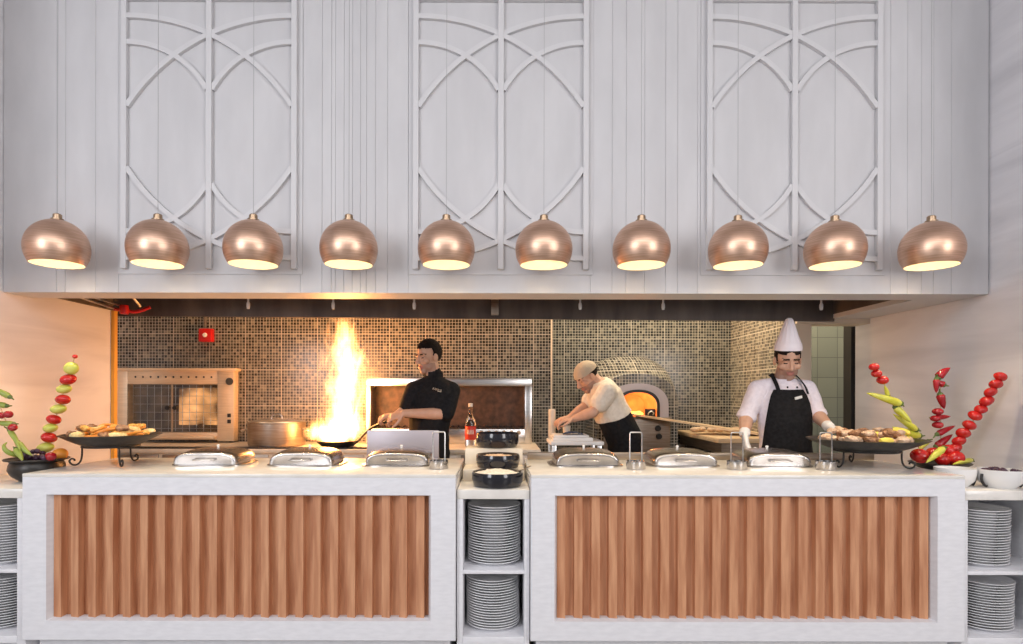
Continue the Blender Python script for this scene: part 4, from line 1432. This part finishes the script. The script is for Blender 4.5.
pa, pb = V((QX + 0.02, QY - 0.06, 1.176)), V((2.12, 4.86, TZ + 0.012))
d = (pb - pa)
side = V((-d.y, d.x, 0)).normalized()
up = d.cross(side).normalized() * (1 if d.cross(side).z > 0 else -1)
rs = []
for q, w in ((-0.1, 0.04), (0.3, 0.045), (0.42, 0.07), (0.52, 0.12), (0.62, 0.16), (1.0, 0.165)):
    c = pa + d * q
    rs.append([c + side * w - up * .008, c - side * w - up * .008, c - side * w + up * .008, c + side * w + up * .008])
rings(b, rs)
obj('blade', b, M['pale_wood'], t, world=True)
first = None
for i in range(9):
    loc = (1.72 + 0.05 * i + R.uniform(-.01, .01), 5.28 + R.uniform(-.1, .12), TZ + 0.022)
    if first is None:
        q = BM(); ell(q, (0, 0, 0), (0.040, 0.040, 0.022)); first = obj('dough_ball', q, M['paleroast']); first.location = loc
        tag(first, 'small pale dough ball at the back of the wooden work table', 'dough ball', 'dough balls on the work table')
    else:
        dup(first, loc)

# small bench at the bent baker
BX0, BX1, BY0, BY1, BZ = 0.40, 0.80, 4.47, 4.85, 1.005
t = thing('prep_bench', 'small white topped bench that the bent baker reaches over', 'bench', ((BX0 + BX1) / 2, BY0, 0))
b = BM(); box(b, BX0, BX1, BY0, BY1, BZ - 0.03, BZ, 0.006); obj('benchtop', b, M['white_plain'], t, world=True)
for x in (BX0 + 0.03, BX1 - 0.03):
    for y in (BY0 + 0.03, BY1 - 0.03):
        b = BM(); box(b, x - .015, x + .015, y - .015, y + .015, 0, BZ - 0.03, 0.002); obj('leg', b, M['steel'], t, world=True)
b = BM(); box(b, 0.42, 0.72, 4.49, 4.75, BZ + 0.001, BZ + 0.026, 0.004); tag(obj('cutting_board', b, M['china_bowl']), 'lower white cutting board stacked on the small bench', 'cutting board')
b = BM(); box(b, 0.43, 0.69, 4.50, 4.74, BZ + 0.027, BZ + 0.045, 0.004); tag(obj('cutting_board', b, M['white_plain']), 'upper white cutting board stacked on the small bench', 'cutting board')
b = BM()
n_, m_ = 14, 8
g = [[b.verts.new((0.50 + 0.15 * i / n_, 4.50 + 0.12 * j / m_, BZ + 0.052 + 0.012 * noise.noise(V((i * .5, j * .6, 2))) + 0.012 * sin(i / n_ * pi))) for j in range(m_ + 1)] for i in range(n_ + 1)]
for i in range(n_):
    for j in range(m_):
        b.faces.new((g[i][j], g[i + 1][j], g[i + 1][j + 1], g[i][j + 1]))
bmesh.ops.solidify(b, geom=list(b.faces), thickness=0.004)
tag(obj('cloth', b, M['blue_cloth']), 'crumpled blue cloth on the cutting boards of the small bench', 'cloth')
b = BM(); lathe(b, [(0, 0), (0.028, 0), (0.028, 0.228), (0.020, 0.232), (0.010, 0.20), (0, 0.20)], n=24); o = obj('paper_roll', b, M['cream_stone']); o.location = (xu(552.0, 4.81), 4.815, BZ + 0.001); tag(o, 'upright cream paper roll at the left end of the small bench', 'paper roll')
b = BM(); lathe(b, [(0, 0), (0.026, 0), (0.032, 0.062), (0.029, 0.062), (0.024, 0.006), (0, 0.006)], n=24); o = obj('cup', b, M['cream_stone']); o.location = (xu(566, 4.68), 4.64, BZ + 0.046); tag(o, 'small cream cup under the bent baker\'s hands', 'cup')


# ------------------------------------------------------------------ people
def limb(bm, pts, rads, n=14):
    pts = [V(p) for p in pts]
    tube(bm, pts, rads, n)
    for p, r in zip(pts, rads):
        ell(bm, p, (r, r, r), seg=12, rgs=8)


def sections(bm, secs, n=24):
    """secs: (centre, half width vector, half depth vector)"""
    rings(bm, [[V(c) + V(a) * cos(2 * pi * k / n) + V(d) * sin(2 * pi * k / n) for k in range(n)] for c, a, d in secs])


def remesh(bm, voxel, smooth=4):
    me = bpy.data.meshes.new('tmp')
    bmesh.ops.recalc_face_normals(bm, faces=bm.faces)
    bm.to_mesh(me)
    bm.free()
    o = bpy.data.objects.new('tmp', me)
    COL.objects.link(o)
    md = o.modifiers.new('r', 'REMESH')
    md.mode = 'VOXEL'
    md.voxel_size = voxel
    md2 = o.modifiers.new('s', 'SMOOTH')
    md2.iterations = smooth
    md2.factor = 0.5
    dg = bpy.context.evaluated_depsgraph_get()
    dg.update()
    ev = o.evaluated_get(dg)
    out = bmesh.new()
    out.from_mesh(ev.to_mesh())
    ev.to_mesh_clear()
    bpy.data.objects.remove(o)
    bpy.data.meshes.remove(me)
    return out


def axes(fwd, up=V((0, 0, 1))):
    """rotation whose columns are right-hand side x, forward y, up z"""
    f = V(fwd).normalized()
    x = f.cross(up).normalized()
    u = x.cross(f).normalized()
    return Matrix((x, f, u)).transposed()


def head_bm(bm, c, rot):
    def E(p, r):
        ell(bm, c + rot @ V(p), r, rot)
    E((0, -0.014, 0.034), (0.069, 0.093, 0.085))
    E((0, 0.024, -0.030), (0.056, 0.062, 0.078))
    E((0, 0.060, -0.094), (0.028, 0.024, 0.022))
    for s in (-1, 1):
        E((s * 0.036, 0.018, -0.062), (0.022, 0.042, 0.036))
        E((s * 0.030, 0.074, 0.024), (0.030, 0.013, 0.009))
        E((s * 0.042, 0.056, -0.022), (0.024, 0.024, 0.020))
        E((s * 0.031, 0.066, 0.001), (0.015, 0.014, 0.011))
        E((s * 0.073, -0.010, -0.006), (0.010, 0.020, 0.030))
        E((s * 0.011, 0.094, -0.034), (0.009, 0.010, 0.008))
    limb(bm, [c + rot @ V((0, 0.082, 0.016)), c + rot @ V((0, 0.094, -0.008)), c + rot @ V((0, 0.106, -0.028))], [0.009, 0.010, 0.013], 10)
    E((0, 0.083, -0.059), (0.024, 0.010, 0.006))
    E((0, 0.082, -0.070), (0.020, 0.010, 0.007))


def face_class(p):
    """material slot from head-local coordinates: 0 skin 1 stubble 2 dark 3 lips"""
    x, y, z = p
    ax = abs(x)
    if y > 0.045 and 0.021 < z < 0.030 and 0.012 < ax < 0.048:
        return 2
    if y > 0.055 and -0.001 < z < 0.0045 and 0.021 < ax < 0.042:
        return 2
    if y > 0.074 and -0.078 < z < -0.053 and ax < 0.024:
        return 3
    if z < -0.042 and y > -0.01 and z > -0.125 and ax < 0.075:
        return 1
    return 0


def hand_bm(bm, wrist, d, nrm, thumb, curl=0.5, s=1.0, grow=0.0):
    """d: wrist to knuckles, nrm: out of the palm, thumb: side the thumb leaves from (+1/-1 along d x nrm)"""
    d = V(d).normalized()
    nrm = (V(nrm) - d * V(nrm).dot(d)).normalized()
    sd = d.cross(nrm).normalized() * thumb
    w = V(wrist)
    sections(bm, [(w + d * (q * s), sd * (hw * s + grow), nrm * (ht * s + grow)) for q, hw, ht in
                  ((-0.01, 0.026, 0.020), (0.02, 0.034, 0.017), (0.05, 0.041, 0.016), (0.085, 0.041, 0.014), (0.094, 0.036, 0.010))], 16)
    for k, (off, L) in enumerate(((0.030, 0.072), (0.010, 0.080), (-0.010, 0.074), (-0.029, 0.058))):
        p = w + d * (0.086 * s) + sd * (off * s)
        pts, rr = [p], [0.0092 * s + grow]
        ang = curl * (0.75 + 0.12 * k)
        dd = d + sd * (0.08 * (1.3 - k))
        tot = ang * 0.6
        for f, r in ((0.45, 0.0088), (0.31, 0.0080), (0.24, 0.0070)):
            v = dd.normalized() * cos(tot) + nrm * sin(tot)
            p = p + v * (L * f * s)
            pts.append(p)
            rr.append(r * s + grow)
            tot += ang
        limb(bm, pts, rr, 10)
    p = w + d * (0.022 * s) + sd * (0.028 * s) + nrm * (0.004 * s)
    pts, rr = [p], [0.0125 * s + grow]
    for f, a, r in ((0.038, 0.85, 0.0112), (0.030, 0.55, 0.0098), (0.024, 0.30, 0.0082)):
        v = d * cos(a) + sd * sin(a) + nrm * (0.35 * curl)
        p = p + v.normalized() * (f * s)
        pts.append(p)
        rr.append(r * s + grow)
    limb(bm, pts, rr, 10)


def hair(name, t, c, rot, keep, mm, r=(0.0745, 0.099, 0.091), off=(0, -0.016, 0.036), amp=0.0025):
    b = BM()
    bmesh.ops.create_uvsphere(b, u_segments=96, v_segments=72, radius=1.0)
    for v in b.verts:
        p = V((v.co.x * r[0] + off[0], v.co.y * r[1] + off[1], v.co.z * r[2] + off[2]))
        p += v.co * (amp * noise.noise(v.co * 14))
        v.co = p
    dead = [v for v in b.verts if not keep(v.co)]
    bmesh.ops.delete(b, geom=dead, context='VERTS')
    bmesh.ops.solidify(b, geom=list(b.faces), thickness=0.008)
    for v in b.verts:
        v.co = c + rot @ v.co
    return obj(name, b, mm, t, world=True)


def body_finish(t, bm, hc, hrot, voxel=0.0034):
    bm = remesh(bm, voxel, 2)
    inv = hrot.transposed()
    for f in bm.faces:
        p = inv @ (f.calc_center_median() - hc)
        if p.length < 0.16:
            f.material_index = face_class(p)
    return obj('body', bm, [M['skin'], M['stubble'], M['brow'], M['lips']], t, world=True, angle=180)


def torso_secs(base, top, right, fwd, table):
    """base: pelvis centre, top: neck base; table rows: (fraction, half width, half depth, forward shift)"""
    out = []
    for q, a, d, sft in table:
        out.append((base.lerp(top, q) + fwd * sft, right * a, fwd * d))
    return out


TORSO = [(-0.12, 0.14, 0.10, 0), (0.0, 0.165, 0.115, 0), (0.25, 0.148, 0.105, 0.005), (0.55, 0.165, 0.115, 0.008), (0.78, 0.175, 0.108, 0.0), (0.92, 0.13, 0.075, -0.008), (1.0, 0.066, 0.058, -0.008)]


def grow(tab, g):
    return [(q, a + g, d + g, s) for q, a, d, s in tab]


def legs(bm, hip, right, fwd, rad=1.0, foot=True, z0=0.0):
    for s in (-1, 1):
        h = hip + right * (s * 0.085)
        k = V((h.x, h.y, 0.50)) + fwd * 0.02 + right * (s * 0.015)
        a = V((h.x, h.y, 0.085)) + right * (s * 0.02)
        limb(bm, [h, h.lerp(k, 0.5), k, k.lerp(a, 0.35), a], [0.088 * rad, 0.075 * rad, 0.056 * rad, 0.055 * rad, 0.04 * rad])
        if foot:
            ell(bm, a + fwd * 0.06 + V((0, 0, -0.042)), (0.042, 0.042, 0.04))
            r_ = Matrix((right, fwd, V((0, 0, 1)))).transposed()
            ell(bm, a + fwd * 0.07 + V((0, 0, -0.050)), (0.045, 0.125, 0.034), r_)


def person(label, base, fwd, hip, neck, hc, hrot, arms, neckr=0.056, build=1.0):
    """arms: list of (shoulder, elbow, wrist, hand dir, palm normal, thumb sign, curl)"""
    t = thing('person', label, 'person', base)
    right = V((fwd.y, -fwd.x, 0)).normalized()
    b = BM()
    tax = (neck - hip).normalized()
    f2 = (fwd - tax * fwd.dot(tax)).normalized()
    sections(b, torso_secs(hip, neck, right, f2, [(q, a_ * build, d_, s_) for q, a_, d_, s_ in TORSO]))
    limb(b, [neck - tax * 0.03, neck + (hc - neck) * 0.35, hc + hrot @ V((0, -0.012, -0.045))], [neckr + 0.006, neckr, neckr])
    head_bm(b, hc, hrot)
    for sh, el, wr, hd, hn, th, cu in arms:
        limb(b, [sh, sh.lerp(el, 0.5), el], [0.050, 0.045, 0.040])
        limb(b, [el, el.lerp(wr, 0.3), wr], [0.041, 0.042, 0.027])
        hand_bm(b, wr, hd, hn, th, cu)
    legs(b, hip, right, fwd, 0.9)
    body_finish(t, b, hc, hrot)
    return t, right, f2


# ---- the tall-hatted chef
fwd = V((-0.14, -1, 0)).normalized()
CY = 3.80
hip, neck = V((xu(784, CY), CY, 0.93)), V((xu(783, CY), CY, 1.447))
hc = px(785.0, 360.2, CY) + V((0, -0.035, 0))
hrot = axes(V((-0.20, -1, -0.32)))
right = V((fwd.y, -fwd.x, 0)).normalized()          # image left is the figure's own right
R_sh, R_el = px(758.0, 389, CY), px(746.5, 416, CY - 0.01)
R_wr = px(742, 434, CY - 0.22)
R_wr = V((px(742, 434, CY - 0.10).x, CY - 0.14, px(742, 434, CY - 0.14).z))
L_sh, L_el = px(806.5, 389, CY), px(817, 414, CY - 0.02)
L_wr = px(829, 426.5, CY - 0.22)
arms = [(R_sh, R_el, R_wr, V((0.0, -0.45, -1)), V((0.85, -0.3, 0)), -1, 0.75),
        (L_sh, L_el, L_wr, V((0.30, -1, -0.22)), V((-0.25, -0.1, -1)), 1, 0.55)]
T1 = [(q, a * 0.87, d, sf) for q, a, d, sf in TORSO]
lab1 = 'person in tall white chef hat, white jacket and black apron looking down at the counter'
t, right, f2 = person(lab1, (hip.x, CY, 0), fwd, hip, neck, hc, hrot, arms, build=0.85)
b = BM()
sections(b, torso_secs(hip, neck, right, f2, grow(T1, 0.014)))
for sh, el in ((R_sh, R_el), (L_sh, L_el)):
    limb(b, [sh, sh.lerp(el, 0.5), el], [0.062, 0.059, 0.053])
    limb(b, [neck - V((0, 0, 0.035)), sh + V((0, 0, 0.012))], [0.060, 0.050])
    dd = (el - sh).normalized()
    tube(b, [el - dd * 0.018, el + dd * 0.018], [0.060, 0.061], 16)
limb(b, [neck - V((0, 0, 0.05)), neck + V((0, 0.0, -0.03))], [0.072, 0.066])
jb = remesh(b, 0.006, 3)
for v in jb.verts:
    v.co += v.normal * (0.004 * noise.noise(v.co * 16))
obj('jacket', jb, M['jacket_white'], t, world=True, angle=180)
b = BM()                                             # stand collar
cc = neck + V((0, 0.0, -0.010))
rs = []
for i in range(21):
    a = -pi / 2 + 0.16 + (2 * pi - 0.32) * i / 20
    o_ = V((cos(a) * 0.074, sin(a) * 0.072, 0))
    rs.append([cc + o_ + V((0, 0, -0.005)), cc + o_ * 1.03 + V((0, 0, 0.022 + 0.008 * sin(a))), cc + o_ * 0.93 + V((0, 0, 0.022 + 0.008 * sin(a))), cc + o_ * 0.9 + V((0, 0, -0.005))])
rings(b, rs)
obj('collar', b, M['jacket_white'], t, world=True)
for k in range(3):                                   # cloth buttons
    for s in (-1, 1):
        b = BM(); ell(b, neck + V((s * 0.030 + 0.012, -0.096 - 0.009 * k, -0.045 - 0.035 * k)), (0.006, 0.006, 0.006), seg=8, rgs=6); obj('button', b, M['apron_black'], t, world=True)


def apron(t, rows, hip, neck, right, f2, tab, off, mm, name='apron'):
    """rows: (z, half angle left, half angle right); wraps the front of the torso"""
    b = BM()
    n = 18
    g = []
    ax = neck - hip
    for z, a0, a1 in rows:
        q = (z - hip.z) / ax.z
        k = 0
        for k in range(len(tab) - 1):
            if tab[k][0] <= q <= tab[k + 1][0]:
                break
        qq = (q - tab[k][0]) / (tab[k + 1][0] - tab[k][0])
        qq = min(max(qq, -1.2), 1)
        w = tab[k][1] + (tab[k + 1][1] - tab[k][1]) * max(qq, 0) + off
        d = tab[k][2] + (tab[k + 1][2] - tab[k][2]) * max(qq, 0) + off
        sh = tab[k][3]
        c = hip + ax * q + f2 * sh
        row = []
        for i in range(n + 1):
            a = pi / 2 + a0 + (-a1 - a0) * i / n
            row.append(b.verts.new(c + right * (w * cos(a)) + f2 * (d * sin(a))))
        g.append(row)
    for i in range(len(g) - 1):
        for j in range(n):
            b.faces.new((g[i][j], g[i][j + 1], g[i + 1][j + 1], g[i + 1][j]))
    bmesh.ops.recalc_face_normals(b, faces=b.faces)
    bmesh.ops.solidify(b, geom=list(b.faces), thickness=0.006)
    for v in b.verts:
        v.co += v.normal * (0.003 * noise.noise(v.co * 11))
    return obj(name, b, mm, t, world=True, angle=70)


ap = apron(t, [(0.42, 1.5, 1.4), (0.60, 1.5, 1.4), (0.78, 1.5, 1.4), (0.93, 1.42, 1.25), (1.05, 1.28, 1.12), (1.15, 1.10, 0.98), (1.24, 0.88, 0.84), (1.30, 0.74, 0.74), (1.35, 0.66, 0.66), (1.385, 0.60, 0.60)],
           hip, neck, right, f2, grow(T1, 0.026), 0.0, M['apron_black'])
for s in (-1, 1):                                    # neck strap, two sides
    b = BM()
    q0 = neck + V((s * 0.088 + 0.012, -0.112, -0.085))
    pts = bez([q0, neck + V((s * 0.086 + 0.006, -0.088, -0.035)), neck + V((s * 0.078, -0.030, 0.020)), neck + V((s * 0.072, 0.02, 0.036)), neck + V((0, 0.080, 0.030))], 8)
    rs = []
    for i, p_ in enumerate(pts):
        tt = (pts[min(i + 1, len(pts) - 1)] - pts[max(i - 1, 0)]).normalized()
        o_ = (p_ - (neck + V((0, 0, -0.06)))).normalized()
        sd = tt.cross(o_).normalized()
        o_ = sd.cross(tt).normalized()
        rs.append([p_ + sd * .011 - o_ * .003, p_ - sd * .011 - o_ * .003, p_ - sd * .011 + o_ * .004, p_ + sd * .011 + o_ * .004])
    rings(b, rs)
    obj('strap', b, M['apron_black'], ap, world=False).location = -ap.parent.location
b = BM()
nt_ = px(798.5, 397, CY - 0.148)
box(b, nt_.x - 0.027, nt_.x + 0.027, nt_.y - 0.004, nt_.y + 0.004, nt_.z - 0.008, nt_.z + 0.008, 0.0015)
bmesh.ops.rotate(b, cent=nt_, matrix=Matrix.Rotation(0.35, 3, 'Z') @ Matrix.Rotation(-0.2, 3, 'Y'), verts=b.verts)
tg = obj('name_tag', b, M['white_plain'], ap); tg.location = -ap.parent.location
b = BM()
limb_p = [hip + V((0, 0, 0.02))]
sections(b, [(hip + V((0, 0, 0.09)), right * 0.152, f2 * 0.122), (hip, right * 0.165, f2 * 0.128), (hip - V((0, 0, 0.09)), right * 0.16, f2 * 0.12)])
legs(b, hip, right, fwd, 1.12, False)
obj('trousers', remesh(b, 0.009, 3), M['apron_black'], t, world=True, angle=180)
for nm, ar in (('glove', arms[0]), ('glove', arms[1])):
    b = BM()
    hand_bm(b, ar[2], ar[3], ar[4], ar[5], ar[6], 1.0, 0.0028)
    d0 = (ar[2] - ar[1]).normalized()
    tube(b, [ar[2] - d0 * 0.035, ar[2] - d0 * 0.01, ar[2] + V(ar[3]).normalized() * 0.01], [0.033, 0.032, 0.031], 14)
    obj(nm, remesh(b, 0.004, 2), M['glove'], t, world=True, angle=180)
hair('hair', t, hc, hrot, lambda p: (p.z > 0.050 and p.y < 0.075) or (p.z > -0.035 and p.y < 0.02 and not (abs(p.x) > 0.05 and p.y > -0.02 and p.z < 0.0)), M['brow'])
# pleated hat
b = BM()
hb = hc + hrot @ V((0, -0.014, 0.062))
up_ = (hrot @ V((0, 0.05, 1))).normalized()
up_ = (up_ + V((0, 0, 1.6))).normalized()
n_ = 60
rs = []
for q, rx, pl in ((0, 0.090, 0), (0.02, 0.0905, 0), (0.05, 0.086, 0.0), (0.055, 0.082, 0.004), (0.10, 0.064, 0.010), (0.15, 0.047, 0.016), (0.19, 0.034, 0.020), (0.222, 0.024, 0.018), (0.235, 0.012, 0.008)):
    a0, b0 = frame_of(up_, V((0, 1, 0)))
    rs.append([hb + up_ * (q * 0.86) + (a0 * cos(2 * pi * k / n_) + b0 * 1.14 * sin(2 * pi * k / n_)) * (0.87 * rx * (1 + pl * 6 * cos(2 * pi * k / n_ * 15) * 0.5)) for k in range(n_)])
rings(b, rs)
obj('chef_hat', b, M['hat_white'], t, world=True, angle=80)

# ---- the dark-clad chef at the flames
DYY = 4.32
fwd = V((-0.62, -0.78, 0)).normalized()
hip, neck = V((xu(428, DYY), DYY, 0.94)), V((xu(433.5, DYY), DYY, 1.475))
hc = px(431, 357.5, DYY) + V((-0.018, -0.02, 0.0))
hrot = axes(V((-0.72, -0.70, -0.16)))
D_Lsh, D_Rsh = px(451, 391, DYY - 0.03), px(414, 391, DYY - 0.03)
D_Lel = px(446, 414, DYY - 0.12)
D_Lwr = px(404, 413.5, DYY - 0.20)
D_Rel = px(406, 411, DYY - 0.04)
D_Rwr = px(396.5, 415, DYY - 0.10)
hd1 = HAND_D - D_Lwr
arms = [(D_Lsh, D_Lel, D_Lwr, V((-1, -0.05, -0.28)), V((0.1, 0.55, -0.8)), 1, 0.95),
        (D_Rsh, D_Rel, D_Rwr, V((-1, -0.1, -0.15)), V((0, 0.3, -1)), -1, 0.8)]
lab2 = 'person in black chef jacket facing the flames and holding the pan handle'
t, right, f2 = person(lab2, (hip.x, DYY, 0), fwd, hip, neck, hc, hrot, arms)
b = BM()
sections(b, torso_secs(hip, neck, right, f2, grow(TORSO, 0.014)))
for sh, el in ((D_Lsh, D_Lel), (D_Rsh, D_Rel)):
    limb(b, [sh, sh.lerp(el, 0.5), sh.lerp(el, 0.95)], [0.068, 0.066, 0.060])
    limb(b, [neck - V((0, 0, 0.035)), sh + V((0, 0, 0.012))], [0.060, 0.054])
limb(b, [neck - V((0, 0, 0.03)), neck + V((0, 0, 0.020))], [0.076, 0.066])
jb = remesh(b, 0.006, 3)
for v in jb.verts:
    v.co += v.normal * (0.004 * noise.noise(v.co * 14))
jk = obj('jacket', jb, M['apron_black'], t, world=True, angle=180)
b = BM()                                             # collar
rs = []
for i in range(21):
    a = math.atan2(fwd.y, fwd.x) + 0.2 + (2 * pi - 0.4) * i / 20
    o_ = V((cos(a) * 0.070, sin(a) * 0.070, 0))
    cc = neck
    rs.append([cc + o_ + V((0, 0, -0.01)), cc + o_ * 1.0 + V((0, 0, 0.038)), cc + o_ * 0.9 + V((0, 0, 0.038)), cc + o_ * 0.88 + V((0, 0, -0.01))])
rings(b, rs)
obj('collar', b, M['apron_black'], t, world=True)
b = BM()                                             # embroidered mark on the chest
ec = px(437, 388.5, DYY - 0.155)
pts = [ec + V((-0.030 + 0.0055 * i, 0.010 * i / 11 - 0.004, 0.007 * (1 if i % 2 else -1) - 0.0015 * i)) for i in range(12)]
tube(b, pts, 0.0022, 6)
tube(b, [ec + V((0.004, -0.002, -0.020)), ec + V((0.030, 0.004, -0.024))], 0.0022, 6)
q = obj('embroidery', b, M['cream_stone'], jk); q.location = -t.location
b = BM()
sections(b, [(hip + V((0, 0, 0.09)), right * 0.165, f2 * 0.118), (hip, right * 0.178, f2 * 0.128), (hip - V((0, 0, 0.09)), right * 0.165, f2 * 0.12)])
legs(b, hip, right, fwd, 1.12, False)
obj('trousers', remesh(b, 0.009, 3), M['apron_black'], t, world=True, angle=180)
hair('hair', t, hc, hrot, lambda p: (p.z > 0.066 + 0.10 * max(0, p.y - 0.03)) or (p.z > -0.03 and p.y < 0.01 and not (abs(p.x) > 0.05 and p.y > -0.025 and p.z < 0.005)), M['brow'], amp=0.005, r=(0.076, 0.101, 0.095))

# ---- the bent baker
TYY = 4.72
fwd = V((-0.96, -0.28, 0)).normalized()
hip, neck = V((xu(625, TYY), TYY, 1.0)), V((xu(597, TYY), TYY, zv(381, TYY)))
hc = px(586.0, 376.5, TYY) + V((0, -0.02, 0.0))
hrot = axes(V((-0.80, -0.32, -0.62)))
B_Lsh, B_Rsh = px(607, 392, TYY - 0.17), px(600, 392, TYY + 0.10)
B_Lel, B_Lwr = px(593, 412, TYY - 0.19), px(574, 418.5, TYY - 0.14)
B_Rel, B_Rwr = px(583, 408, TYY + 0.06), px(571, 416.5, TYY + 0.03)
arms = [(B_Lsh, B_Lel, B_Lwr, V((-1, 0.1, -0.25)), V((-0.2, 0.1, -1)), 1, 0.7), (B_Rsh, B_Rel, B_Rwr, V((-1, -0.1, -0.25)), V((-0.2, 0.1, -1)), -1, 0.7)]
lab3 = 'person in tan cap and cream shirt bending over the small bench beside the pizza oven'
t, right, f2 = person(lab3, (hip.x, TYY, 0), fwd, hip, neck, hc, hrot, arms)
b = BM()
TB = [r for r in TORSO if r[0] > 0.1]
TB = [(0.40, 0.165, 0.12, 0.0)] + TB[1:]
sections(b, torso_secs(hip, neck, right, f2, grow(TB, 0.022)))
for sh, el in ((B_Lsh, B_Lel), (B_Rsh, B_Rel)):
    limb(b, [sh, sh.lerp(el, 0.55)], [0.078, 0.074])
jb = remesh(b, 0.006, 3)
for v in jb.verts:
    v.co += v.normal * (0.006 * noise.noise(v.co * 11))
obj('shirt', jb, M['shirt_cream'], t, world=True, angle=180)
b = BM()
ax_ = neck - hip
sections(b, [(hip.lerp(neck, 0.50), right * 0.17, f2 * 0.125), (hip, right * 0.185, f2 * 0.135), (hip - V((0, 0, 0.1)), right * 0.175, f2 * 0.125), (hip - V((0, 0, 0.45)), right * 0.17, fwd * 0.12)])
legs(b, hip, right, fwd, 1.1, False)
obj('trousers', remesh(b, 0.009, 3), M['apron_black'], t, world=True, angle=180)
hair('cap', t, hc, hrot, lambda p: p.z > 0.026, M['cap_tan'], r=(0.079, 0.104, 0.086), off=(0, -0.014, 0.032), amp=0.004)
hair('hair', t, hc, hrot, lambda p: p.z > -0.03 and p.z < 0.035 and p.y < 0.0 and not (abs(p.x) > 0.05 and p.y > -0.025 and p.z < 0.005), M['brow'])
